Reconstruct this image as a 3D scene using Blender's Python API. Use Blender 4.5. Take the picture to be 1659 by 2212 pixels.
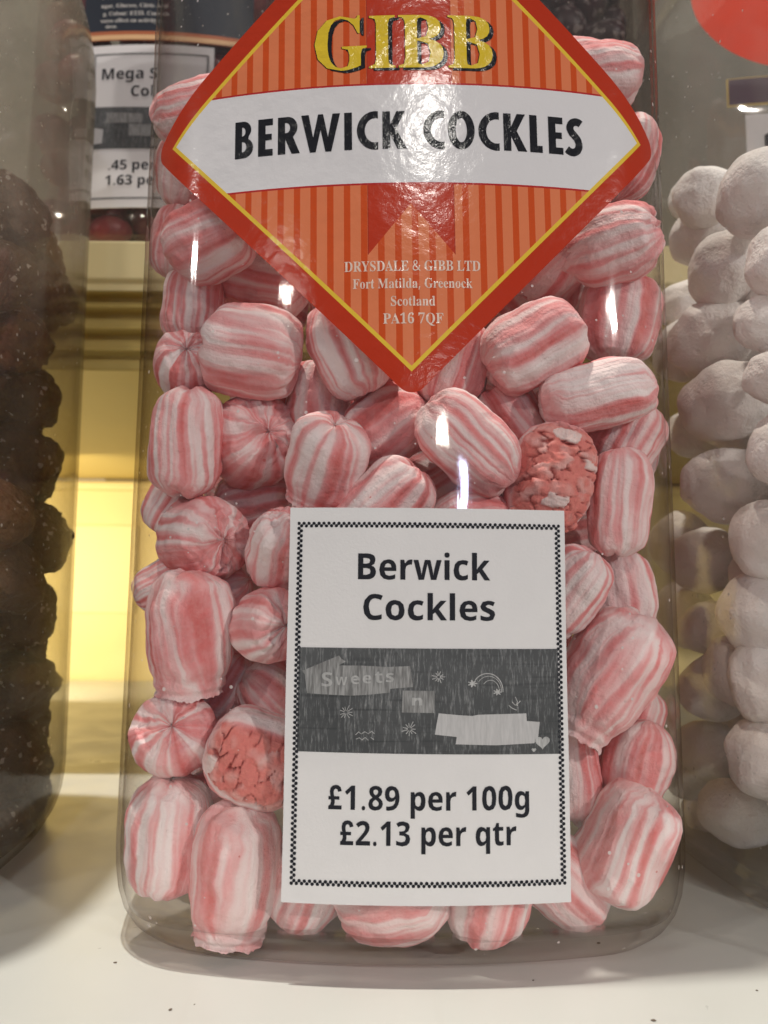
import bpy, bmesh, math, random
from mathutils import Vector, Matrix, noise
from mathutils.geometry import tessellate_polygon

for o in list(bpy.data.objects):
    bpy.data.objects.remove(o)
SC = bpy.context.scene
COL = SC.collection
PI = math.pi

# ------------------------------------------------------------------ camera
PITCH, ROLL = math.radians(6.0), math.radians(0.5)
CAM = Vector((-0.004, -0.145, 0.070))
F_PX, CX, CY = 1662.0, 829.5, 1106.0          # the photograph read at 1659 x 2212
fw = Vector((0, math.cos(PITCH), math.sin(PITCH)))
r0 = Vector((1, 0, 0)); u0 = r0.cross(fw)
rt = r0 * math.cos(ROLL) + u0 * math.sin(ROLL)
up = -r0 * math.sin(ROLL) + u0 * math.cos(ROLL)
cd = bpy.data.cameras.new('camera')
cam = bpy.data.objects.new('camera', cd); COL.objects.link(cam)
M = Matrix((rt, up, -fw)).transposed().to_4x4(); M.translation = CAM
cam.matrix_world = M
cd.sensor_width = 36; cd.lens = 36 * F_PX / 2212
cd.clip_start = 0.005; cd.clip_end = 50
cd.dof.use_dof = True; cd.dof.focus_distance = 0.155; cd.dof.aperture_fstop = 23
SC.camera = cam

# ------------------------------------------------------------------ world, lamps, exposure
W = bpy.data.worlds.new('World'); SC.world = W; W.use_nodes = True
bg = W.node_tree.nodes['Background']
bg.inputs[0].default_value = (0.90, 0.86, 0.88, 1); bg.inputs[1].default_value = 0.095
SC.view_settings.view_transform = 'Standard'
SC.view_settings.look = 'None'; SC.view_settings.exposure = 0.46; SC.view_settings.gamma = 1
SC.view_settings.use_curve_mapping = False
SC.cycles.use_denoising = True
SC.cycles.denoiser = 'OPENIMAGEDENOISE'
SC.cycles.max_bounces = 14; SC.cycles.diffuse_bounces = 5; SC.cycles.transparent_max_bounces = 48
SC.cycles.glossy_bounces = 5; SC.cycles.transmission_bounces = 8
SC.cycles.caustics_reflective = True; SC.cycles.blur_glossy = 0.3; SC.cycles.caustics_refractive = False
SC.cycles.sample_clamp_indirect = 4.0

def lamp(name, az, el, dist, size, power, col, target=(0, 0, 0.1), shape='DISK', sy=None):
    """az: degrees to the right of the camera's side of the jar; el: degrees above the horizon."""
    a, e = math.radians(az), math.radians(el)
    d = Vector((math.sin(a) * math.cos(e), -math.cos(a) * math.cos(e), math.sin(e)))
    l = bpy.data.lights.new(name, 'AREA'); l.shape = shape; l.size = size
    if sy: l.size_y = sy
    l.energy = power; l.color = col
    o = bpy.data.objects.new(name, l); COL.objects.link(o)
    o.location = Vector(target) + d * dist
    o.rotation_euler = d.to_track_quat('Z', 'Y').to_euler()
    return o

WARM = (1.0, 0.94, 0.84)
lamp('ceiling_or_fill_lamp', 0, 90, 3.0, 0.085, 61.0, WARM, target=(-0.37, -0.04, 0.0)).rotation_euler = (0, math.radians(-7.0), 0)
lamp('ceiling_or_fill_lamp', 46, 20, 2.4, 0.05, 12.5, (1.0, 0.94, 0.88))  # unseen fill light added low at the right for the jar faces
lamp('ceiling_or_fill_lamp', -50, 24, 2.4, 0.05, 6.0, (1.0, 0.95, 0.90))  # its weaker partner, a fill added at the left
lamp('ceiling_or_fill_lamp', 5.5, 34, 2.6, 0.14, 5.6, (1.0, 0.95, 0.88))
lamp('ceiling_or_fill_lamp', -23.6, 21.5, 2.6, 0.07, 1.1, WARM, shape='RECTANGLE', sy=0.10)
lamp('ceiling_or_fill_lamp', 8.7, 12, 3.0, 0.07, 1.3, WARM, shape='RECTANGLE', sy=0.12)
lamp('cool_reflection_light', 12.9, 7.5, 3.2, 0.10, 3.0, (0.62, 0.72, 1.0), shape='RECTANGLE', sy=0.24)  # unseen cool light added for a bluish reflection on the plastic
# unseen warm light added in the recess to brighten the yellow back panel
l = bpy.data.lights.new('recess_fill_light', 'AREA'); l.shape = 'RECTANGLE'; l.size = 0.20; l.size_y = 0.14
l.energy = 0.27; l.color = (1.0, 0.85, 0.57)
o = bpy.data.objects.new('recess_fill_light', l); COL.objects.link(o)
o.location = (-0.290, 0.37, 0.082); o.rotation_euler = (math.radians(88), 0, math.radians(-12))

# ------------------------------------------------------------------ helpers
def tag(o, label=None, cat=None, group=None, kind=None):
    if label: o['label'] = label
    if cat: o['category'] = cat
    if group: o['group'] = group
    if kind: o['kind'] = kind
    return o

def empty(name, loc, label, cat, group=None):
    o = bpy.data.objects.new(name, None); COL.objects.link(o); o.location = loc
    o.empty_display_size = 0.02
    return tag(o, label, cat, group)

def link_mesh(name, me, mat=None, parent=None, smooth=False, loc=None):
    o = bpy.data.objects.new(name, me); COL.objects.link(o)
    for m in (mat if isinstance(mat, (list, tuple)) else [mat]):
        if m: me.materials.append(m)
    if smooth:
        me.shade_smooth()
    if parent: o.parent = parent
    if loc is not None: o.location = loc
    return o

def mesh_from(name, verts, faces, **k):
    me = bpy.data.meshes.new(name); me.from_pydata(verts, [], faces); me.update()
    return link_mesh(name, me, **k)

def bm_obj(name, bm, **k):
    me = bpy.data.meshes.new(name); bm.to_mesh(me); bm.free()
    return link_mesh(name, me, **k)

def box(bm, x0, x1, y0, y1, z0, z1, bev=0.0):
    r = bmesh.ops.create_cube(bm, size=1)
    for v in r['verts']:
        v.co = Vector((x0 + (v.co.x + .5) * (x1 - x0), y0 + (v.co.y + .5) * (y1 - y0), z0 + (v.co.z + .5) * (z1 - z0)))
    if bev:
        es = {e for v in r['verts'] for e in v.link_edges}
        bmesh.ops.bevel(bm, geom=list(es), offset=bev, segments=3, affect='EDGES', profile=.5)

# ------------------------------------------------------------------ material helpers
class NT:
    def __init__(s, name):
        s.m = bpy.data.materials.new(name); s.m.use_nodes = True
        s.t = s.m.node_tree; s.t.nodes.clear()
        s.out = s.t.nodes.new('ShaderNodeOutputMaterial')
    def n(s, typ, **kw):
        x = s.t.nodes.new('ShaderNode' + typ)
        for k, v in kw.items():
            if k.startswith('i_'):
                x.inputs[k[2:].replace('_', ' ')].default_value = v
            elif k.startswith('n') and k[1:].isdigit():
                x.inputs[int(k[1:])].default_value = v
            else:
                setattr(x, k, v)
        return x
    def l(s, a, b): s.t.links.new(a, b)
    def math(s, op, a, b=None, c=None, clamp=False):
        x = s.t.nodes.new('ShaderNodeMath'); x.operation = op; x.use_clamp = clamp
        for i, v in enumerate((a, b, c)):
            if v is None: continue
            if isinstance(v, (int, float)): x.inputs[i].default_value = v
            else: s.l(v, x.inputs[i])
        return x.outputs[0]
    def mix(s, fac, a, b):
        x = s.t.nodes.new('ShaderNodeMix'); x.data_type = 'RGBA'
        for i, v in ((0, fac), (6, a), (7, b)):
            if isinstance(v, (int, float)): x.inputs[i].default_value = v
            elif isinstance(v, tuple): x.inputs[i].default_value = (*v[:3], 1)
            else: s.l(v, x.inputs[i])
        return x.outputs[2]
    def ramp(s, fac, stops, interp='LINEAR'):
        x = s.t.nodes.new('ShaderNodeValToRGB'); x.color_ramp.interpolation = interp
        e = x.color_ramp.elements
        while len(e) < len(stops): e.new(0.5)
        for el, (p, c) in zip(e, stops):
            el.position = p; el.color = (*c, 1) if isinstance(c, tuple) else (c, c, c, 1)
        s.l(fac, x.inputs[0])
        return x.outputs[0]
    def noise(s, vec, scale, detail=2, rough=.5, dist=0):
        x = s.n('TexNoise', i_Scale=scale, i_Detail=detail, i_Roughness=rough, i_Distortion=dist)
        if vec is not None: s.l(vec, x.inputs['Vector'])
        return x.outputs['Fac']
    def coord(s, which='Object'):
        return s.t.nodes.new('ShaderNodeTexCoord').outputs[which]
    def scaled(s, vec, sc):
        x = s.n('Mapping'); x.inputs['Scale'].default_value = sc; s.l(vec, x.inputs['Vector'])
        return x.outputs[0]
    def bump(s, h, strength, dist, normal=None):
        x = s.n('Bump', i_Strength=strength, i_Distance=dist); s.l(h, x.inputs['Height'])
        if normal is not None: s.l(normal, x.inputs['Normal'])
        return x.outputs[0]
    def bsdf(s, col, rough=.5, spec=.5, normal=None, **kw):
        x = s.n('BsdfPrincipled')
        for nm, v in (('Base Color', col), ('Roughness', rough), ('Specular IOR Level', spec), *kw.items()):
            if isinstance(v, tuple): x.inputs[nm].default_value = (*v[:3], 1)
            elif isinstance(v, (int, float)): x.inputs[nm].default_value = v
            else: s.l(v, x.inputs[nm])
        if normal is not None: s.l(normal, x.inputs['Normal'])
        return x.outputs[0]
    def done(s, sh):
        s.l(sh, s.out.inputs['Surface']); return s.m

def plain(name, col, rough=.5, spec=.4, var=.06, scale=60, bump=0.0):
    t = NT(name); v = t.coord()
    f = t.noise(v, scale, 4, .6)
    c = t.mix(t.math('MULTIPLY', f, 1.0), tuple(x * (1 - var) for x in col), tuple(min(1, x * (1 + var)) for x in col))
    nrm = t.bump(f, .4, bump) if bump else None
    return t.done(t.bsdf(c, rough, spec, nrm))

# ---- clear plastic, a thin wall: Fresnel reflection over a faintly tinted pass-through
def clear_plastic(name, zfade=None, tint=(.992, .990, .989), edge=(.56, .51, .49), dust=0.012, haze=0.0, dustcol=(.82, .78, .76), wav=1.0, dscale=520):
    t = NT(name); v = t.coord()
    wave = t.noise(t.scaled(v, (46, 46, 30)), 1.0, 2, .5)
    fine = t.noise(t.scaled(v, (900, 900, 120)), 1.0, 2, .6)
    h = t.math('ADD', wave, t.math('MULTIPLY', fine, .012))
    nrm = t.bump(h, 1.0, .0006 * wav)
    lw = t.n('LayerWeight', i_Blend=.5)
    facing = t.math('POWER', lw.outputs['Facing'], 5.5)
    tcol = t.mix(facing, tint, edge)
    tr = t.n('BsdfTransparent'); t.l(tcol, tr.inputs[0])
    lw2 = t.n('LayerWeight', i_Blend=.5); t.l(nrm, lw2.inputs['Normal'])
    fr = t.math('ADD', .036, t.math('MULTIPLY', t.math('POWER', lw2.outputs['Facing'], 8), .5))      # Schlick, the same from both sides
    gl = t.n('BsdfGlossy', i_Roughness=.05); t.l(nrm, gl.inputs['Normal'])
    gl.inputs[0].default_value = (1, 1, 1, 1)
    m1 = t.n('MixShader'); t.l(fr, m1.inputs[0]); t.l(tr.outputs[0], m1.inputs[1]); t.l(gl.outputs[0], m1.inputs[2])
    # sugar dust and fine scuffs clinging to the wall
    vor = t.n('TexVoronoi', i_Scale=dscale, i_Randomness=1.0); t.l(v, vor.inputs['Vector'])
    patch = t.noise(v, 34, 3, .6)
    rnd = t.n('SeparateColor'); t.l(vor.outputs['Color'], rnd.inputs[0])
    size = t.math('MULTIPLY', t.math('POWER', rnd.outputs[0], 11), .22)
    spot = t.math('LESS_THAN', vor.outputs['Distance'], size)
    pm = t.math('MULTIPLY', t.math('GREATER_THAN', patch, .585 - dust * 8), .8)
    dmask = t.math('MULTIPLY', spot, pm)
    if haze:
        hz = t.noise(v, 48, 5, .65)
        hz2 = t.noise(v, 900, 3, .7)
        hm = t.math('MULTIPLY', t.math('MULTIPLY', t.math('ADD', hz, -.18, clamp=True), haze * 2.2), t.math('ADD', hz2, .45))
        if zfade:                                   # dust hangs mostly on the empty part above the filling
            sz = t.n('SeparateXYZ'); t.l(v, sz.inputs[0])
            mr = t.n('MapRange'); t.l(sz.outputs[2], mr.inputs[0])
            mr.inputs[1].default_value, mr.inputs[2].default_value = zfade
            mr.inputs[3].default_value, mr.inputs[4].default_value = .22, 1.0
            hm = t.math('MULTIPLY', hm, mr.outputs[0])
        dmask = t.math('MAXIMUM', dmask, hm, clamp=True)
    df = t.n('BsdfDiffuse'); df.inputs[0].default_value = (*dustcol, 1)
    tl = t.n('BsdfTranslucent'); tl.inputs[0].default_value = (*dustcol, 1)
    ad = t.n('MixShader', n0=.35); t.l(df.outputs[0], ad.inputs[1]); t.l(tl.outputs[0], ad.inputs[2])
    m2 = t.n('MixShader'); t.l(dmask, m2.inputs[0]); t.l(m1.outputs[0], m2.inputs[1]); t.l(ad.outputs[0], m2.inputs[2])
    return t.done(m2.outputs[0])

# ------------------------------------------------------------------ the jar's body shape
A, RF, RC = 0.0635, 0.19, 0.022           # half width, radius of the bowed faces, corner radius
_B = 2 * (RF - A); _Cc = (RF - A) ** 2 - (RF - RC) ** 2
CC = (-_B + math.sqrt(_B * _B - 8 * _Cc)) / 4
PHI0 = math.atan2(CC, CC + RF - A)
S0 = RF * PHI0

def face_xy(s):
    """a point of the front face, s = arc length from its middle; y = 0 at the middle"""
    g = 1 if s >= 0 else -1; s = abs(s)
    if s <= S0:
        p = s / RF; return g * RF * math.sin(p), RF - RF * math.cos(p)
    p = PHI0 + (s - S0) / RC
    return g * (CC + RC * math.sin(p)), A - (CC + RC * math.cos(p))

def face_n(s):
    g = 1 if s >= 0 else -1; s = abs(s)
    p = s / RF if s <= S0 else PHI0 + (s - S0) / RC
    return g * math.sin(p), -math.cos(p)

def width_at(z):
    return 1.004 - 0.10 * (min(z, .2) - 0.03)

def surf(s, z, off=0.0, org=(0, 0, 0)):
    x, y = face_xy(s); nx, ny = face_n(s); w = width_at(z)
    return Vector((org[0] + x * w + nx * off, org[1] + y + ny * off, org[2] + z))

def section(n_arc=14, n_fil=9):
    pts = []
    for k in range(4):
        q = []
        for i in range(n_arc):
            p = -PHI0 + 2 * PHI0 * i / n_arc
            q.append((RF * math.sin(p), -(A - RF + RF * math.cos(p))))
        for i in range(n_fil):
            p = PHI0 + (PI / 2 - 2 * PHI0) * i / n_fil
            q.append((CC + RC * math.sin(p), -(CC + RC * math.cos(p))))
        a = k * PI / 2
        pts += [(x * math.cos(a) - y * math.sin(a), x * math.sin(a) + y * math.cos(a)) for x, y in q]
    return pts
SEC = section()

def clamp_in(p, rad, cen=(0.0, A), rot=0.0, soft=1.0):
    """move p so that a body of reach rad(normal) stays within a jar's walls"""
    R_ = Matrix.Rotation(rot, 3, 'Z')
    for _ in range(14):
        q = R_.transposed() @ Vector((p.x - cen[0], p.y - cen[1], 0))
        for nx, ny in ((1, 0), (-1, 0), (0, 1), (0, -1)):
            c = Vector((-nx * (RF - A), -ny * (RF - A), 0)); n = q - c; D = n.length; n /= D
            over = D + rad(R_ @ n) * soft - (RF - WALL - .0004)
            if over > 0 and n.x * nx + n.y * ny > .3: q -= n * over
        for sx in (1, -1):
            for sy in (1, -1):
                c = Vector((sx * CC, sy * CC, 0)); n = q - c
                if n.x * sx > 0 and n.y * sy > 0:
                    D = n.length; n /= D
                    over = D + rad(R_ @ n) * soft - (RC - WALL - .0004)
                    if over > 0: q -= n * over
        w = R_ @ q
        p.x, p.y = w.x + cen[0], w.y + cen[1]
    return p

def ring(z, scale, circ=0.0, cr=.042, inset=0.0, taper=True):
    w = width_at(z) if taper else 1
    out = []
    for x, y in SEC:
        r = math.hypot(x, y)
        k = scale - inset / r
        px, py = x * k * w, y * k
        qx, qy = x / r * (cr - inset), y / r * (cr - inset)
        out.append((px + (qx - px) * circ, py + (qy - py) * circ, z))
    return out

OUT = [(0.0, .86, 0), (.0012, .905, 0), (.0035, .945, 0), (.0065, .972, 0), (.010, .988, 0), (.0145, .997, 0), (.019, 1, 0),
       (.05, 1, 0), (.09, 1, 0), (.13, 1, 0), (.17, 1, 0), (.21, 1, 0), (.238, 1, 0), (.245, .992, 0), (.251, .965, .02), (.258, .91, .08),
       (.267, .80, .25), (.275, .70, .6), (.280, .67, .9), (.285, .67, 1), (.312, .67, 1)]
WALL = 0.0009

def jar_body(name, mat, parent):
    vs, fs = [], []
    rings = [ring(z, s, c) for z, s, c in OUT]
    inner = [ring(max(z, .0045) if i > 1 else .0045, s - (.05 if i == 0 else 0), c, inset=WALL) for i, (z, s, c) in enumerate(OUT) if i != 1 and i != 2]
    n = len(SEC)
    for rs in (rings, inner):
        b = len(vs)
        for r in rs: vs += r
        for i in range(len(rs) - 1):
            for j in range(n):
                k = (j + 1) % n
                q = (b + i * n + j, b + i * n + k, b + (i + 1) * n + k, b + (i + 1) * n + j)
                fs.append(q if rs is rings else q[::-1])
        c = len(vs); vs.append((0, 0, rs[0][0][2] + (.0022 if rs is rings else .0012)))   # pushed-up base
        for j in range(n):
            k = (j + 1) % n
            q = (b + k, b + j, c); fs.append(q if rs is rings else q[::-1])
    t0 = (len(rings) - 1) * n; t1 = len(rings) * n + 1 + (len(inner) - 1) * n
    for j in range(n):
        k = (j + 1) % n
        fs.append((t0 + j, t0 + k, t1 + k, t1 + j))
    return mesh_from(name, vs, fs, mat=mat, parent=parent, smooth=True)

def jar_lid(mat, parent):
    vs, fs = [], []
    n = 72
    prof = [(.0462, .296), (.0466, .297), (.0466, .317), (.0455, .3195), (.0435, .3205), (.0, .3205)]
    for r, z in prof:
        for j in range(n):
            a = 2 * PI * j / n
            rr = r + (.0006 * math.cos(a * 36) if .296 < z < .318 and r > .046 else 0)
            vs.append((rr * math.cos(a), rr * math.sin(a), z))
    for i in range(len(prof) - 1):
        for j in range(n):
            k = (j + 1) % n
            fs.append((i * n + j, i * n + k, (i + 1) * n + k, (i + 1) * n + j))
    return mesh_from('lid', vs, fs, mat=mat, parent=parent, smooth=True)

# ------------------------------------------------------------------ printing on the jar: flat shapes laid on the bowed face
def bm_poly(loops):
    """loops: outlines in mm (outer first, holes after) -> bmesh in the (u, v) plane"""
    bm = bmesh.new()
    add_poly(bm, loops)
    return bm

def add_poly(bm, loops, mi=0):
    vs3 = [[Vector((x, y, 0)) for x, y in lp] for lp in loops]
    flat = [v for lp in vs3 for v in lp]
    tris = tessellate_polygon(vs3)
    bv = [bm.verts.new(v) for v in flat]
    for t in tris:
        a, b, c = (flat[i] for i in t)
        ar = (b - a).cross(c - a).z
        if abs(ar) < 1e-9: continue
        try:
            f = bm.faces.new([bv[i] for i in (t if ar > 0 else t[::-1])]); f.material_index = mi
        except ValueError:
            pass

def area2(lp):
    return sum(lp[i - 1][0] * lp[i][1] - lp[i][0] * lp[i - 1][1] for i in range(len(lp)))

def inside(p, lp):
    c = False; x, y = p
    for i in range(len(lp)):
        (x1, y1), (x2, y2) = lp[i - 1], lp[i]
        if (y1 > y) != (y2 > y) and x < (x2 - x1) * (y - y1) / (y2 - y1) + x1: c = not c
    return c

def group_loops(loops):
    loops = sorted(loops, key=lambda l: -abs(area2(l)))
    res = []
    for lp in loops:
        for g in res:
            if inside(lp[0], g[0]) and not any(inside(lp[0], h) for h in g[1:]):
                g.append(lp); break
        else:
            res.append([lp])
    return res

def decode(kind, ch):
    adv, cs = GLYPHS[kind][ch]
    return adv, [[tuple(float(q) for q in p.split(',')) for p in c.split()] for c in cs]

POUND = [(60, 0), (520, 0), (520, 118), (255, 118), (275, 165), (282, 215), (280, 290), (440, 290), (440, 390), (262, 390), (240, 480), (240, 530),
         (262, 590), (315, 612), (368, 592), (392, 520), (520, 545), (480, 660), (400, 715), (310, 728), (205, 705), (130, 640), (105, 540), (112, 470),
         (130, 390), (60, 390), (60, 290), (148, 290), (148, 210), (120, 140), (60, 100)]

def text_loops(txt, kind, cap, u, v, width=None, align='L', track=0.0):
    """glyph outlines in mm: cap = capital height, baseline at v, left / centre at u; width stretches to fit"""
    capu = max(float(p.split(',')[1]) for p in GLYPHS[kind]['B'][1][0].split())      # height of a capital
    PK = capu / 714; sy = cap / capu; pen = 0; items = []
    lo = 1e9; hi = -1e9
    for ch in txt:
        if ch == ' ':
            pen += .27 * capu / .714; continue
        adv, cs = (571 * PK, [[(a * PK, b * PK) for a, b in POUND]]) if ch == '\u00a3' else decode(kind, ch)
        for c in cs:
            for p in c: lo = min(lo, p[0] + pen); hi = max(hi, p[0] + pen)
        items.append([[(p[0] + pen, p[1]) for p in c] for c in cs])
        pen += adv + track
    sx = width / (hi - lo) if width else sy
    x0 = u - lo * sx if align == 'L' else u - (lo + hi) / 2 * sx
    return [[[(p[0] * sx + x0, p[1] * sy + v) for p in c] for c in it] for it in items]

def stroke(pts, w, closed=False):
    """a ribbon of width w along pts, as one outline"""
    L, R = [], []
    n = len(pts)
    for i, (x, y) in enumerate(pts):
        a = pts[max(i - 1, 0)]; b = pts[min(i + 1, n - 1)]
        dx, dy = b[0] - a[0], b[1] - a[1]; d = math.hypot(dx, dy) or 1
        L.append((x - dy / d * w / 2, y + dx / d * w / 2)); R.append((x + dy / d * w / 2, y - dx / d * w / 2))
    return L + R[::-1]

def on_face(name, bm, off, mat, parent, uv=None, org=(0, 0, 0), rot=0.0, cen=(0, 0), step=2.0, smooth=False):
    """lay a (u, v) bmesh in mm on the jar's front face; v is height; rot turns the print about cen"""
    bmesh.ops.remove_doubles(bm, verts=bm.verts, dist=1e-5)
    us = [v.co.x for v in bm.verts]
    k = math.floor(min(us) / step) * step + step
    while k < max(us):
        bmesh.ops.bisect_plane(bm, geom=bm.verts[:] + bm.edges[:] + bm.faces[:], plane_co=(k, 0, 0), plane_no=(1, 0, 0), dist=1e-6)
        k += step
    if uv:
        ly = bm.loops.layers.uv.new('UVMap')
        for f in bm.faces:
            for lo in f.loops: lo[ly].uv = (lo.vert.co.x, lo.vert.co.y)
    c, s = math.cos(rot), math.sin(rot)
    for v in bm.verts:
        x, y = v.co.x, v.co.y
        x, y = cen[0] + x * c - y * s, cen[1] + x * s + y * c
        v.co = surf(x / 1000, y / 1000, off / 1000, org)
    return bm_obj(name, bm, mat=mat, parent=parent, smooth=smooth)

def text_bm(all_items, mi=0, bm=None):
    bm = bm or bmesh.new()
    for it in all_items:
        for g in group_loops(it): add_poly(bm, g, mi)
    return bm

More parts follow.
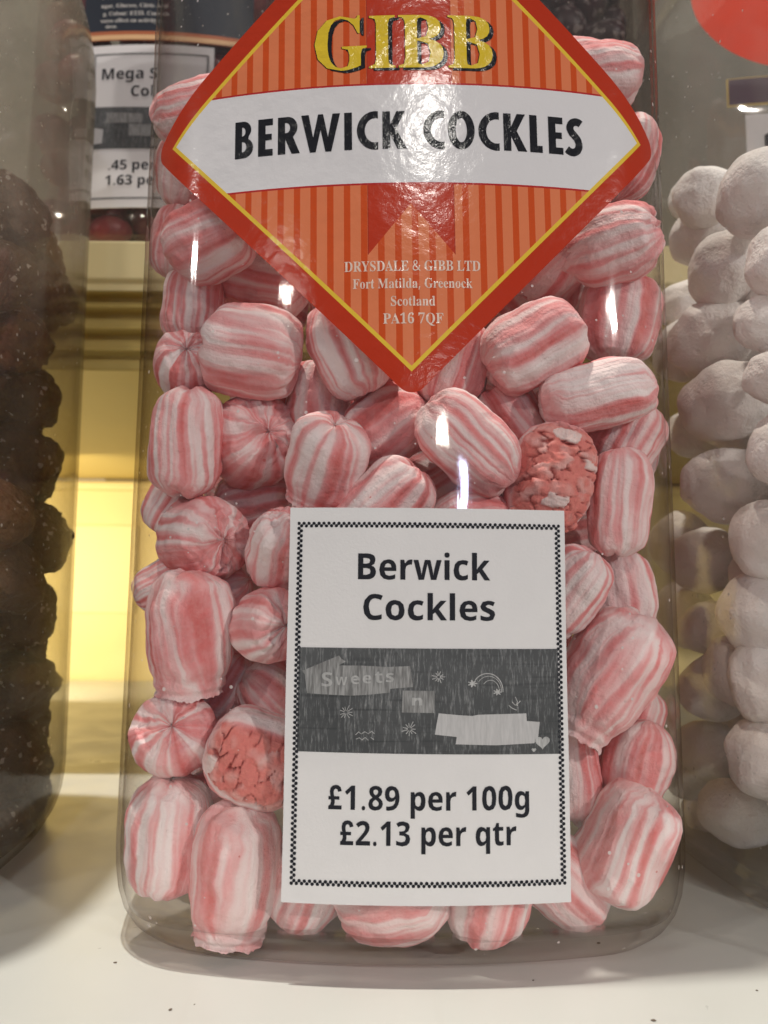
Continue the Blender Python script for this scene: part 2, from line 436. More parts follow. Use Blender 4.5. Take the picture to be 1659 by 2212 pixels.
# letter outlines used on the labels (units per 1000)
GLYPHS = {
 'serif': {
  '&': (492, ['187,-7 154,-5 125,2 99,13 77,28 59,46 46,69 38,95 36,125 63,208 139,266 99,318 81,382 114,459 204,487 289,460 320,383 293,312 224,258 354,133 382,181 401,240 461,240 434,160 392,95 490,0 410,0 352,56 281,11', '188,293 245,336 262,383 246,423 202,439 156,424 138,383 151,338', '189,46 263,60 314,93 175,229 118,185 97,127 122,68']),
  ',': (180, ['28,-87 47,-3 61,78 124,78 129,71 104,-8 71,-87']),
  '.': (180, ['89,-9 60,1 48,36 60,71 89,81 119,71 132,36 119,1']),
  '1': (376, ['65,0 65,36 120,36 146,45 154,79 154,416 108,365 67,346 40,359 28,396 74,412 132,447 179,482 254,482 254,79 261,47 288,36 343,36 343,0']),
  '3': (376, ['163,-7 81,5 34,35 19,74 36,113 76,126 99,62 158,40 199,49 230,79 241,139 214,202 137,227 95,227 95,269 140,269 204,296 225,367 211,424 169,445 133,430 116,391 111,341 47,356 24,401 62,461 173,486 286,458 328,377 298,301 225,256 279,238 326,201 345,138 329,70 288,25 230,1']),
  '5': (376, ['165,-7 84,5 40,35 27,75 42,109 81,121 88,83 111,52 154,40 195,50 226,83 237,148 213,223 146,247 103,243 71,235 40,247 62,480 316,480 319,357 281,357 275,380 267,399 244,406 105,406 94,281 126,288 168,291 205,289 238,282 267,271 293,256 313,235 328,211 337,181 340,148 324,75 282,27 226,1']),
  '6': (376, ['197,-7 109,18 51,93 30,222 42,325 77,409 137,466 222,486 291,476 329,449 340,412 322,376 260,360 256,400 243,434 216,447 152,401 125,269 161,286 218,294 315,258 331,237 343,214 350,186 352,155 349,121 342,90 330,62 313,38 291,19 264,5 233,-4', '199,38 239,64 255,148 238,228 193,253 154,243 125,221 147,81']),
  '7': (376, ['111,0 289,406 113,406 74,372 70,338 30,338 33,480 353,480 353,447 168,0']),
  ':': (180, ['89,278 60,289 48,324 60,359 89,369 119,359 132,324 119,289', '89,-9 60,1 48,36 60,71 89,81 119,71 132,36 119,1']),
  'A': (437, ['-9,0 -9,18 24,30 49,75 206,466 224,465 384,87 411,34 443,18 443,0 229,0 229,18 283,46 273,81 253,132 103,132 79,71 76,59 75,48 124,18 128,18 128,0', '113,161 242,161 177,319']),
  'B': (443, ['16,0 16,17 62,32 75,82 75,369 69,412 51,433 15,439 15,455 220,455 297,449 352,429 385,396 396,351 389,313 369,283 335,261 287,247 344,231 385,206 410,173 418,132 415,102 407,76 392,54 371,35 345,19 314,9 278,2 238,0', '182,252 188,252 263,272 285,345 269,412 216,434 188,425 182,391', '222,24 283,49 301,128 277,208 197,231 182,231 182,65 190,33']),
  'C': (469, ['257,-11 137,20 56,104 26,228 56,351 139,435 259,465 367,440 388,435 419,465 437,465 437,308 420,308 356,407 265,443 212,430 174,389 151,321 144,226 152,138 177,74 219,36 278,24 358,45 428,106 447,89 409,45 365,14 314,-5']),
  'D': (496, ['20,0 20,17 63,30 74,75 74,374 61,426 15,439 15,455 222,455 278,452 328,441 370,422 405,396 433,364 452,325 464,279 468,228 453,128 408,57 333,14 228,0', '222,24 253,27 279,37 302,53 319,75 333,104 343,139 349,181 351,229 343,318 319,382 279,420 223,433 190,423 182,385 182,72 190,34']),
  'E': (442, ['14,0 14,17 62,30 75,78 75,369 62,425 16,439 16,455 399,455 399,320 383,320 340,406 232,430 200,428 186,417 183,388 183,246 193,246 259,269 288,345 304,345 304,118 287,118 273,181 241,213 185,222 183,222 183,67 192,35 230,28 313,39 371,75 411,143 430,143 402,0']),
  'F': (405, ['15,0 15,17 62,34 75,84 75,375 61,423 14,439 14,455 394,455 394,320 377,320 355,385 310,420 230,431 200,429 186,421 182,398 182,247 190,247 256,270 284,347 302,347 302,118 285,118 257,200 189,224 182,224 182,81 188,43 210,24 257,17 257,0']),
  'G': (508, ['268,-10 141,19 57,103 28,229 57,352 139,435 257,465 369,441 388,436 406,443 419,465 437,465 437,308 420,308 382,379 329,426 267,443 214,430 176,389 153,322 146,228 148,178 154,135 165,98 180,67 199,44 221,26 246,16 275,13 328,27 343,71 343,128 329,170 275,182 275,198 500,198 500,182 457,171 446,128 446,29 402,12 357,0 313,-8']),
  'I': (261, ['13,0 13,17 61,32 75,75 75,387 63,427 13,439 13,455 244,455 244,439 196,427 183,387 183,77 187,44 206,26 246,17 246,0']),
  'L': (427, ['15,0 15,17 62,32 75,81 75,379 62,425 16,439 16,455 250,455 250,439 208,434 188,416 182,379 182,83 185,47 200,31 234,28 315,40 370,80 409,154 427,154 402,0']),
  'M': (634, ['14,0 14,17 61,32 75,79 75,382 71,416 53,432 15,439 15,455 185,455 317,142 449,455 617,455 617,439 573,423 560,378 560,85 565,43 582,23 617,17 617,0 396,0 396,17 433,25 450,44 455,83 455,399 288,0 270,0 105,389 105,80 120,30 169,17 169,0']),
  'O': (526, ['261,-11 169,7 94,58 45,134 28,228 45,321 95,397 170,448 265,466 357,448 431,399 481,323 498,228 481,134 430,58 355,7', '265,12 315,26 351,66 372,133 379,228 377,278 371,321 362,358 348,389 330,412 310,430 286,440 260,443 210,430 174,389 152,322 145,228 147,178 153,135 163,98 177,67 195,43 215,26 238,16']),
  'P': (418, ['15,0 15,17 62,32 75,81 75,379 62,424 16,439 16,455 214,455 336,440 390,398 409,332 406,305 398,280 385,259 367,240 343,225 314,214 281,208 242,206 182,206 182,81 194,32 242,17 242,0', '182,230 201,230 272,253 292,329 275,406 216,431 189,424 182,398']),
  'Q': (526, ['378,-116 315,-108 262,-87 219,-51 187,-1 101,50 47,129 28,228 45,321 95,397 170,448 265,466 357,448 431,399 481,323 498,228 496,188 487,152 473,117 454,86 430,57 401,34 368,15 330,0 352,-35 378,-60 409,-76 445,-81 492,-73 495,-92', '265,12 316,26 351,66 373,133 380,228 378,278 372,321 362,358 348,389 330,412 310,430 286,440 260,443 210,430 174,389 152,322 145,228 147,178 153,135 163,98 178,67 195,43 216,26 239,16']),
  'R': (473, ['15,0 15,17 62,32 75,81 75,379 62,424 16,439 16,455 217,455 264,453 305,448 339,439 367,426 389,409 405,388 414,363 417,334 411,296 392,265 360,241 315,224 432,50 452,26 478,17 480,17 480,0 338,0 201,212 182,212 182,81 194,32 242,17 242,0', '182,234 203,234 280,258 304,336 299,378 284,407 259,425 224,431 190,422 182,385']),
  'S': (391, ['43,-11 43,158 62,158 111,50 197,15 257,36 279,89 275,110 265,129 248,146 225,160 163,191 77,253 50,332 67,403 115,449 185,466 229,461 282,448 291,446 300,445 320,466 339,466 339,319 322,319 293,385 248,429 194,445 140,426 120,380 137,336 189,303 253,273 317,233 350,188 359,133 339,58 281,8 192,-10 158,-8 126,1 98,9 85,12 69,7 61,-11']),
  'T': (424, ['92,0 92,17 142,31 156,81 156,433 149,433 65,403 29,318 11,318 11,455 410,455 410,317 394,317 381,368 357,404 319,426 269,433 263,433 263,81 276,30 328,17 328,0']),
  'U': (493, ['248,-13 205,-10 168,-2 138,10 114,29 96,52 83,81 76,115 73,155 73,379 61,424 15,439 15,455 240,455 240,439 202,432 185,415 181,379 181,140 203,51 275,22 326,31 363,56 385,99 392,159 392,378 379,423 328,439 328,455 474,455 474,439 433,421 422,378 422,181 420,133 412,92 398,58 380,32 356,13 325,-2 290,-10']),
  'V': (428, ['212,-13 44,381 22,420 -14,439 -14,455 211,455 211,439 166,432 152,410 161,378 259,143 348,377 355,409 342,432 299,439 299,455 442,455 442,439 408,427 382,383 230,-13']),
  'Y': (426, ['101,0 101,17 148,32 161,81 161,179 46,387 14,429 1,435 -13,438 -13,455 207,455 207,438 195,438 167,432 156,416 164,392 248,226 333,366 349,408 298,438 295,438 295,455 439,455 439,438 409,424 383,392 268,203 268,81 280,32 328,17 328,0']),
  'a': (344, ['255,-10 232,-7 216,1 205,15 200,35 176,16 151,2 124,-6 95,-9 40,11 20,63 63,136 199,190 199,241 187,282 148,296 104,274 113,257 123,231 110,202 77,191 45,203 33,236 49,278 95,308 162,318 263,292 293,210 293,62 295,40 304,34 320,42 329,28', '151,34 174,41 199,63 199,169 164,157 138,139 123,114 118,84']),
  'b': (361, ['43,-11 43,388 37,428 8,439 8,455 138,455 138,279 221,318 284,299 326,245 342,166 323,75 270,13 192,-10 105,28 53,-11', '183,14 232,49 245,160 231,251 184,280 155,270 138,242 138,69 141,45 149,28 163,18']),
  'c': (294, ['156,-10 87,11 38,68 19,150 40,237 96,297 175,319 250,298 277,245 266,215 236,204 196,251 197,261 197,271 169,297 144,290 126,269 116,235 112,187 137,76 204,38 271,72 285,60 258,30 227,8 193,-6']),
  'd': (370, ['140,-10 78,10 35,66 19,147 36,237 81,297 146,318 223,280 223,401 212,430 176,439 176,455 319,455 319,75 325,41 353,28 353,11 223,-10 223,39 207,18 188,2 166,-7', '171,28 202,41 223,76 223,242 206,270 174,281 130,250 118,153 130,58']),
  'e': (301, ['154,-10 85,10 37,69 19,157 38,240 87,298 157,318 249,280 264,259 274,234 281,206 283,173 283,166 117,166 123,112 138,73 164,50 199,42 270,86 285,73 258,36 228,11 193,-5', '116,192 201,192 201,215 193,277 161,297 141,291 127,274 119,244 116,203']),
  'f': (214, ['15,0 15,16 40,22 50,35 52,73 52,277 16,277 16,310 52,310 52,353 85,436 174,465 240,446 263,400 252,367 224,355 195,365 185,391 193,420 196,426 197,433 180,443 153,430 148,390 148,310 203,310 203,277 148,277 148,65 158,26 199,16 199,0']),
  'g': (327, ['146,-140 48,-122 14,-75 69,-26 24,30 42,74 102,110 67,128 42,150 27,179 22,212 40,268 88,305 157,318 233,304 317,304 317,268 268,268 291,203 276,151 234,116 172,103 157,103 142,104 112,94 101,71 141,49 175,49 259,40 303,13 316,-37 272,-113 248,-125 219,-133 185,-139', '157,124 190,146 199,211 190,276 157,297 124,276 114,211 124,146', '161,-116 205,-113 238,-104 257,-88 263,-66 249,-41 205,-34 97,-34 73,-73 95,-103']),
  'h': (381, ['18,0 18,16 45,26 52,56 52,399 46,429 19,440 19,455 148,455 148,267 168,289 190,305 215,315 243,318 281,312 309,292 325,258 330,212 330,56 337,26 363,16 363,0 202,0 202,16 207,16 235,56 235,217 229,258 203,271 148,235 148,56 154,26 180,16 180,0']),
  'i': (199, ['101,362 65,376 50,412 65,449 101,463 137,449 151,412 136,376', '18,0 18,16 45,26 52,56 52,252 47,285 20,293 21,310 148,310 148,56 154,26 180,16 180,0']),
  'k': (359, ['17,0 17,16 45,26 52,56 52,398 47,429 20,439 21,455 148,455 148,169 227,248 244,278 209,293 206,293 206,310 345,310 345,293 275,260 222,209 346,34 376,16 376,0 211,0 211,16 217,16 239,32 232,49 163,147 148,134 148,56 154,26 180,16 180,0']),
  'l': (200, ['18,0 18,16 45,26 52,56 52,398 47,429 20,439 20,455 148,455 148,56 154,26 180,16 180,0']),
  'm': (554, ['18,0 18,16 45,26 52,56 52,253 46,284 19,294 19,310 146,310 146,265 166,288 188,305 212,315 237,318 268,315 292,304 310,286 320,261 341,286 364,304 390,315 418,318 455,312 482,292 498,258 504,212 504,56 510,26 536,16 536,0 377,0 377,16 403,26 410,56 410,217 404,258 377,271 324,237 324,56 331,26 356,16 356,0 199,0 199,16 225,26 232,56 232,217 226,258 199,271 146,235 146,56 152,27 177,16 177,0']),
  'n': (381, ['18,0 18,16 45,26 52,56 52,253 46,284 19,294 19,310 148,310 148,267 168,290 190,306 215,315 243,318 281,312 309,292 325,258 330,212 330,56 337,26 363,16 363,0 202,0 202,16 207,16 235,56 235,217 229,258 203,271 148,235 148,56 154,26 180,16 180,0']),
  'o': (337, ['169,-10 90,11 38,70 19,154 38,239 90,297 168,318 245,298 298,240 317,154 298,69 245,11', '169,11 209,39 217,81 220,154 208,271 169,299 128,271 117,154 120,82 128,39']),
  'r': (288, ['18,0 18,16 45,26 52,56 52,252 46,285 20,293 21,310 146,310 146,252 187,301 233,318 275,304 289,266 278,234 248,222 222,231 207,250 189,260 162,241 149,192 149,56 159,25 197,16 197,0']),
  's': (289, ['151,-10 87,6 73,9 51,-9 36,-9 36,105 53,105 87,39 140,15 179,27 192,58 156,105 107,130 54,169 37,220 65,291 141,319 166,316 199,308 206,306 213,305 230,319 244,319 244,222 228,222 196,277 149,296 116,286 105,259 115,232 146,212 191,189 241,151 257,95 228,18']),
  't': (229, ['124,-9 66,10 48,71 48,279 20,279 20,300 88,369 129,424 144,424 144,310 208,310 208,279 144,279 144,82 149,51 168,40 206,75 222,66 205,33 182,9 155,-5']),
  'u': (375, ['131,-10 65,17 46,97 46,248 39,282 11,294 11,310 142,310 142,74 151,46 177,36 228,66 228,248 221,283 189,294 189,310 324,310 324,70 331,39 360,30 360,13 228,-10 228,40 186,3']),
  'v': (307, ['142,-10 38,248 22,281 -3,293 -3,310 164,310 164,294 156,294 129,276 130,268 185,122 236,253 241,272 203,294 203,310 305,310 305,295 278,279 260,243 160,-10']),
  'y': (301, ['52,-140 10,-125 -7,-84 5,-53 36,-40 64,-49 75,-76 74,-81 74,-87 86,-99 114,-74 129,-44 140,-5 36,251 25,275 15,287 -3,293 -5,293 -5,310 162,310 162,293 136,289 128,275 130,267 133,257 185,119 230,241 236,260 238,274 229,289 203,293 203,310 300,310 300,293 277,281 259,242 162,-24 129,-96 95,-131']),
 },
 'sans': {
  '.': (180, ['89,-9 60,1 48,36 60,71 89,81 119,71 132,36 119,1']),
  '0': (385, ['191,-7 151,-3 116,10 88,30 64,59 47,95 34,137 27,185 24,240 40,373 93,457 191,487 232,483 266,471 295,450 318,422 336,386 349,344 357,295 359,240 343,107 290,23', '191,75 244,116 259,240 244,363 191,405 139,363 125,240 139,117']),
  '1': (385, ['176,0 176,277 177,323 179,373 164,358 144,340 89,296 40,357 194,480 277,480 277,0']),
  '2': (385, ['27,0 27,71 147,192 206,254 238,300 248,345 232,388 189,402 136,389 81,353 26,418 70,451 123,476 197,486 278,469 330,423 349,357 333,284 287,220 215,148 153,90 153,85 362,85 362,0']),
  '3': (385, ['164,-7 26,19 26,105 90,82 153,74 229,93 251,146 241,180 206,200 136,208 99,208 99,285 136,285 204,294 235,317 244,350 228,390 175,404 116,393 73,369 26,439 92,473 183,486 300,456 319,440 332,420 340,398 343,372 313,293 240,253 240,251 327,216 357,140 337,65 274,12']),
  '4': (385, ['216,0 216,99 11,99 11,170 222,480 315,480 315,178 373,178 373,99 315,99 315,0', '101,178 216,178 216,259 217,297 219,338 220,363 218,363 205,337 189,311']),
  '5': (385, ['162,-7 91,0 33,19 33,107 93,85 158,76 227,94 251,152 245,184 227,206 197,220 155,224 116,221 83,214 42,235 60,480 320,480 320,394 149,394 140,300 165,304 201,306 279,289 333,240 353,161 350,124 341,91 326,62 305,38 278,18 245,4 206,-4']),
  '6': (385, ['199,-7 110,16 47,85 24,203 30,285 51,362 93,425 162,469 264,485 297,484 328,480 328,399 301,404 271,406 178,387 132,334 117,256 121,256 160,296 225,312 255,309 282,302 305,289 325,272 341,250 353,224 360,194 362,160 359,123 351,90 337,62 318,38 294,18 266,4 234,-4', '197,75 245,95 264,158 248,214 199,234 160,224 134,199 124,167 132,124 157,89']),
  '8': (385, ['192,-7 154,-5 121,2 92,13 67,28 48,46 35,68 26,93 24,122 50,201 116,251 61,299 38,371 60,435 117,473 192,486 268,473 324,435 345,370 321,299 259,253 308,222 346,180 360,124 339,55 280,9', '192,296 232,321 250,363 233,399 191,412 150,399 134,363 151,322', '191,68 247,84 266,127 255,159 229,184 196,204 187,209 137,175 118,128 136,85']),
  '9': (385, ['120,-7 87,-6 55,-2 55,79 83,75 113,73 205,92 251,144 267,222 263,222 225,183 156,167 127,169 101,176 78,189 58,206 42,228 31,254 24,284 21,318 24,355 32,388 46,416 65,441 89,460 117,474 149,482 185,485 273,462 336,393 360,275 354,193 333,117 290,53 221,9', '185,244 224,255 250,280 259,311 251,355 227,390 187,404 138,383 120,320 136,265']),
  'B': (452, ['60,0 60,480 210,480 255,478 294,473 327,464 355,453 376,437 391,416 401,389 404,358 384,289 330,255 330,251 373,234 404,199 416,139 413,108 404,81 389,57 369,37 343,21 313,9 279,2 240,0', '162,289 221,289 282,304 300,345 279,384 216,396 162,396', '162,84 228,84 292,102 310,149 292,192 225,209 162,209']),
  'C': (428, ['255,-7 219,-5 187,1 158,10 133,24 62,110 39,239 65,367 141,455 168,468 197,478 229,484 264,486 335,477 404,453 371,370 317,392 264,402 236,399 212,391 192,377 175,358 161,334 151,306 146,274 144,238 172,120 189,102 209,88 235,81 264,78 323,85 386,103 386,18 324,-1']),
  'M': (634, ['60,0 60,480 199,480 312,113 314,113 435,480 573,480 573,0 478,0 478,227 479,279 481,335 483,375 480,375 357,0 263,0 148,376 145,376 148,336 150,278 151,223 151,0']),
  'S': (371, ['167,-7 31,22 31,117 102,90 175,77 228,92 244,128 217,172 150,207 114,225 77,253 48,293 36,350 39,380 47,407 61,431 80,450 104,466 131,477 163,484 199,486 270,478 341,453 308,373 249,394 195,402 151,388 136,353 158,313 226,277 289,241 329,196 343,133 340,103 332,76 317,52 297,31 272,15 242,3 206,-4']),
  'a': (406, ['142,-7 60,22 28,109 31,137 38,160 51,180 69,196 192,226 256,228 256,244 241,287 199,300 146,292 95,273 62,341 128,365 203,374 238,372 268,366 294,356 316,342 333,324 345,302 353,275 355,244 355,0 285,0 266,50 263,50 214,7', '179,66 234,86 256,140 256,170 217,169 150,151 131,109 144,76']),
  'c': (346, ['201,-7 163,-4 129,5 100,19 75,39 55,65 41,97 33,136 30,181 53,291 117,353 210,373 276,366 324,349 295,271 251,287 210,293 176,286 152,265 137,230 132,182 153,101 210,75 266,83 313,106 313,21 265,0']),
  'e': (397, ['218,-7 121,14 54,76 30,181 52,288 113,352 203,373 239,371 271,363 300,349 324,330 343,306 357,278 365,245 368,207 368,158 132,158 157,92 223,68 287,75 347,97 347,19 290,0', '134,225 274,225 257,280 204,302 156,283']),
  'g': (426, ['189,-161 117,-156 52,-140 52,-60 195,-88 229,-83 253,-67 268,-41 273,-5 273,3 274,26 275,48 273,48 228,6 169,-7 138,-4 111,6 87,21 67,43 51,71 39,103 33,140 30,183 33,225 40,263 51,295 68,323 88,345 112,361 140,370 171,373 203,370 232,360 256,343 277,320 280,320 288,367 373,367 373,-1 370,-38 361,-70 347,-97 326,-120 300,-138 269,-151 232,-159', '204,72 261,94 279,170 279,182 261,267 203,292 172,285 150,264 137,230 132,181 137,133 150,99 173,79']),
  'i': (205, ['103,412 64,423 48,461 64,500 103,510 141,500 157,461 141,423', '52,0 52,367 152,367 152,0']),
  'k': (417, ['52,0 52,510 152,510 152,282 151,241 147,199 148,199 169,228 192,255 295,367 408,367 262,208 416,0 301,0 195,148 152,114 152,0']),
  'l': (205, ['52,0 52,510 152,510 152,0']),
  'o': (416, ['207,-7 116,15 53,80 30,184 33,227 42,265 57,297 78,324 104,346 134,361 169,370 209,373 300,351 363,287 385,184 382,141 373,103 358,70 337,43 311,21 281,6 246,-4', '208,74 266,102 283,184 266,266 208,293 150,266 132,184 150,102']),
  'p': (426, ['52,-161 52,367 134,367 148,319 152,319 192,357 257,373 286,370 312,361 336,346 357,325 373,299 385,266 393,228 395,184 392,140 385,102 373,69 355,42 334,21 310,5 283,-4 254,-7 191,8 152,40 147,40 152,-13 152,-161', '226,75 276,103 293,185 289,233 276,266 254,287 224,293 170,269 152,195 152,185 168,103']),
  'q': (426, ['273,-161 273,-7 277,48 273,48 234,9 169,-7 139,-4 113,5 89,20 69,41 52,68 40,101 33,139 30,183 33,227 40,265 52,298 69,325 90,346 114,361 141,370 171,373 236,358 277,320 279,320 288,367 373,367 373,-161', '204,72 262,96 279,170 279,182 263,264 203,292 150,264 132,181 137,133 150,99 173,79']),
  'r': (305, ['52,0 52,367 128,367 143,305 148,305 192,353 257,373 275,373 291,371 283,277 270,279 254,280 205,271 167,242 152,187 152,0']),
  's': (334, ['152,-7 86,-2 31,15 31,97 95,75 155,66 197,75 210,98 204,115 183,132 130,156 74,185 41,220 30,271 70,348 175,373 240,367 304,345 274,273 223,292 174,300 130,275 135,260 157,244 206,223 261,196 296,162 308,109 269,23 247,10 220,1 188,-5']),
  't': (292, ['178,-7 119,4 78,41 63,115 63,291 15,291 15,334 71,367 99,445 163,445 163,367 266,367 266,291 163,291 163,115 175,84 207,73 239,77 270,85 270,10 230,-2']),
  'w': (575, ['111,0 7,367 106,367 148,204 157,164 164,119 169,84 171,84 174,109 179,142 184,172 188,191 233,367 343,367 386,191 393,161 399,118 402,84 405,84 410,117 417,163 426,204 470,367 568,367 463,0 354,0 326,128 318,162 307,211 296,258 288,290 285,290 278,258 267,211 256,162 248,127 218,0']),
 },
}

# ------------------------------------------------------------------ print materials
def gloss_paper(name, col, rough=.15, crinkle=1.0, spec=.5):
    t = NT(name); v = t.coord()
    a = t.noise(v, 650, 3, .6); b = t.noise(v, 120, 2, .5)
    h = t.math('ADD', t.math('MULTIPLY', a, .25), b)
    return t.done(t.bsdf(col, rough, spec, t.bump(h, 1.0, .00055 * crinkle)))

def ink(name, col, gloss=True):
    return gloss_paper(name, col, .17 if gloss else .6, 1.0 if gloss else .1, .5 if gloss else .25)

M_INK = ink('black_ink', (.012, .013, .018))
M_INKM = ink('matt_black_ink', (.014, .015, .022), False)
M_YEL = ink('yellow_ink', (.80, .57, .035))
M_CREAM = ink('cream_ink', (.86, .66, .55))
M_DRED = ink('dark_red_ink', (.42, .02, .03))

def label_art():
    """the diamond's printing, in mm about its middle: border, yellow keyline, stripes, strip, chevron, white band"""
    t = NT('diamond_label_print')
    uvn = t.t.nodes.new('ShaderNodeUVMap'); uvn.uv_map = 'UVMap'
    sp = t.n('SeparateXYZ'); t.l(uvn.outputs[0], sp.inputs[0]); u, v = sp.outputs[0], sp.outputs[1]
    au, av = t.math('ABSOLUTE', u), t.math('ABSOLUTE', v)
    d = t.math('ADD', au, av)
    grain = t.noise(uvn.outputs[0], 2.2, 4, .7)
    # stripes
    ph = t.math('FRACT', t.math('ADD', t.math('DIVIDE', t.math('SUBTRACT', u, 1.1), 3.38), 10.5))
    st = t.math('LESS_THAN', t.math('ABSOLUTE', t.math('SUBTRACT', ph, .5)), .19)
    col = t.mix(st, (.80, .225, .095), (.66, .080, .010))
    # centre strip, with its chevron notch below the band
    us = t.math('ABSOLUTE', t.math('SUBTRACT', u, .35))
    instrip = t.math('LESS_THAN', us, 8.6)
    chev = t.math('GREATER_THAN', v, t.math('SUBTRACT', -16.4, t.math('MULTIPLY', us, 1.22)))
    # (above this roof-line is the strip; below it the stripes go on)
    notch = t.math('LESS_THAN', v, t.math('SUBTRACT', -16.6, t.math('MULTIPLY', us, 1.22)))
    strip = t.math('MULTIPLY', instrip, t.math('SUBTRACT', 1.0, notch))
    col = t.mix(strip, col, (.54, .036, .009))
    edge = t.math('MULTIPLY', t.math('LESS_THAN', t.math('ABSOLUTE', t.math('SUBTRACT', us, 8.6)), .10), t.math('SUBTRACT', 1.0, notch))
    col = t.mix(edge, col, (.42, .035, .012))
    # white band with thin crimson rules
    vb = t.math('ABSOLUTE', t.math('ADD', v, 1.9))
    rule = t.math('LESS_THAN', vb, 10.75)
    col = t.mix(rule, col, (.50, .020, .022))
    band = t.math('LESS_THAN', vb, 10.35)
    col = t.mix(band, col, (.80, .785, .80))
    yel = t.math('GREATER_THAN', d, 49.6)
    col = t.mix(yel, col, (.86, .58, .05))
    bor = t.math('GREATER_THAN', d, 50.75)
    col = t.mix(bor, col, (.52, .032, .006))
    col = t.mix(t.math('MULTIPLY', grain, .05), col, (.5, .30, .25))
    oc = t.coord()
    a = t.noise(oc, 650, 3, .6); b = t.noise(oc, 120, 2, .5)
    h = t.math('ADD', t.math('MULTIPLY', a, .25), b)
    return t.done(t.bsdf(col, .16, .45, t.bump(h, 1.0, .00024)))

def rounded_diamond(h, r, seg=10):
    pts = []
    c = h - r * math.sqrt(2)
    for k in range(4):
        a0 = k * PI / 2
        cx, cy = c * math.cos(a0), c * math.sin(a0)
        for i in range(seg + 1):
            a = a0 - PI / 4 + PI / 2 * i / seg
            pts.append((cx + r * math.cos(a), cy + r * math.sin(a)))
    return pts

# ---- heavy condensed capitals for the white band
def ell(cx, cy, rx, ry, a0, a1, n):
    return [(cx + rx * math.cos(math.radians(a0 + (a1 - a0) * i / n)), cy + ry * math.sin(math.radians(a0 + (a1 - a0) * i / n))) for i in range(n + 1)]

def cr(pts, n=6):
    P = [pts[0]] + pts + [pts[-1]]; out = []
    for i in range(1, len(P) - 2):
        p0, p1, p2, p3 = P[i - 1:i + 3]
        for k in range(n):
            t = k / n
            out.append(tuple(.5 * (2 * p1[j] + (p2[j] - p0[j]) * t + (2 * p0[j] - 5 * p1[j] + 4 * p2[j] - p3[j]) * t * t + (3 * p1[j] - p0[j] - 3 * p2[j] + p3[j]) * t ** 3) for j in (0, 1)))
    return out + [pts[-1]]

HEAVY = {
 'E': (.42, [[[(0, 0), (.42, 0), (.42, .18), (.21, .18), (.21, .42), (.39, .42), (.39, .59), (.21, .59), (.21, .82), (.42, .82), (.42, 1), (0, 1)]]]),
 'L': (.36, [[[(0, 0), (.36, 0), (.36, .185), (.21, .185), (.21, 1), (0, 1)]]]),
 'I': (.21, [[[(0, 0), (.21, 0), (.21, 1), (0, 1)]]]),
 'K': (.64, [[[(0, 0), (.21, 0), (.21, .40), (.40, 0), (.655, 0), (.37, .54), (.62, 1), (.385, 1), (.21, .64), (.21, 1), (0, 1)]]]),
 'W': (1.08, [[[(0, 1), (.21, 1), (.335, .38), (.47, 1), (.61, 1), (.745, .38), (.87, 1), (1.08, 1), (.835, -.01), (.675, -.01), (.54, .58), (.405, -.01), (.245, -.01)]]]),
 'C': (.58, [[ell(.5, .5, .5, .515, 81, 279, 26) + ell(.5, .5, .285, .325, 286, 74, 22)]]),
 'O': (.74, [[ell(.37, .5, .37, .515, 0, 354, 36), ell(.37, .5, .155, .325, 0, 354, 30)]]),
 'B': (.52, [[[(0, 0), (.24, 0)] + ell(.24, .275, .285, .275, -85, 60, 10) + ell(.23, .765, .235, .235, -45, 90, 10) + [(0, 1)],
              [(.2, .60), (.2, .84)] + ell(.215, .72, .085, .12, 85, -85, 6), [(.2, .17), (.2, .445)] + ell(.22, .307, .11, .137, 85, -85, 6)]]),
 'R': (.60, [[[(0, 0), (.21, 0), (.21, .40), (.39, 0), (.62, 0), (.43, .44)] + ell(.27, .71, .28, .29, -50, 90, 12) + [(0, 1)],
              [(.2, .565), (.2, .84)] + ell(.235, .702, .11, .137, 85, -85, 6)]]),
 'S': (.50, [[stroke(cr([(.455, .87), (.40, .905), (.30, .92), (.185, .87), (.13, .755), (.17, .635), (.27, .53), (.355, .42), (.385, .28), (.33, .145), (.21, .085), (.10, .105), (.02, .16)], 5), .205)]]),
}
HGAP = {'BE': .148, 'ER': .145, 'RW': .055, 'WI': .115, 'IC': .135, 'CK': .12, 'K ': .0, ' C': .47, 'CO': .095, 'OC': .105, 'KL': .10, 'LE': .18, 'ES': .085}

def heavy_text(txt, cap, u0, u1, v):
    pen = 0; items = []; prev = ''
    for ch in txt:
        pen += HGAP.get(prev + ch, .12) if prev else 0
        prev = ch
        if ch == ' ': continue
        w, polys = HEAVY[ch]
        items.append([[[(x + pen, y) for x, y in lp] for lp in pl] for pl in polys]); pen += w
    sx = (u1 - u0) / pen
    bm = bmesh.new()
    for it in items:
        for pl in it:
            add_poly(bm, [[(u0 + x * sx, v + y * cap) for x, y in lp] for lp in pl])
    return bm

ORG = (0, -A, 0)

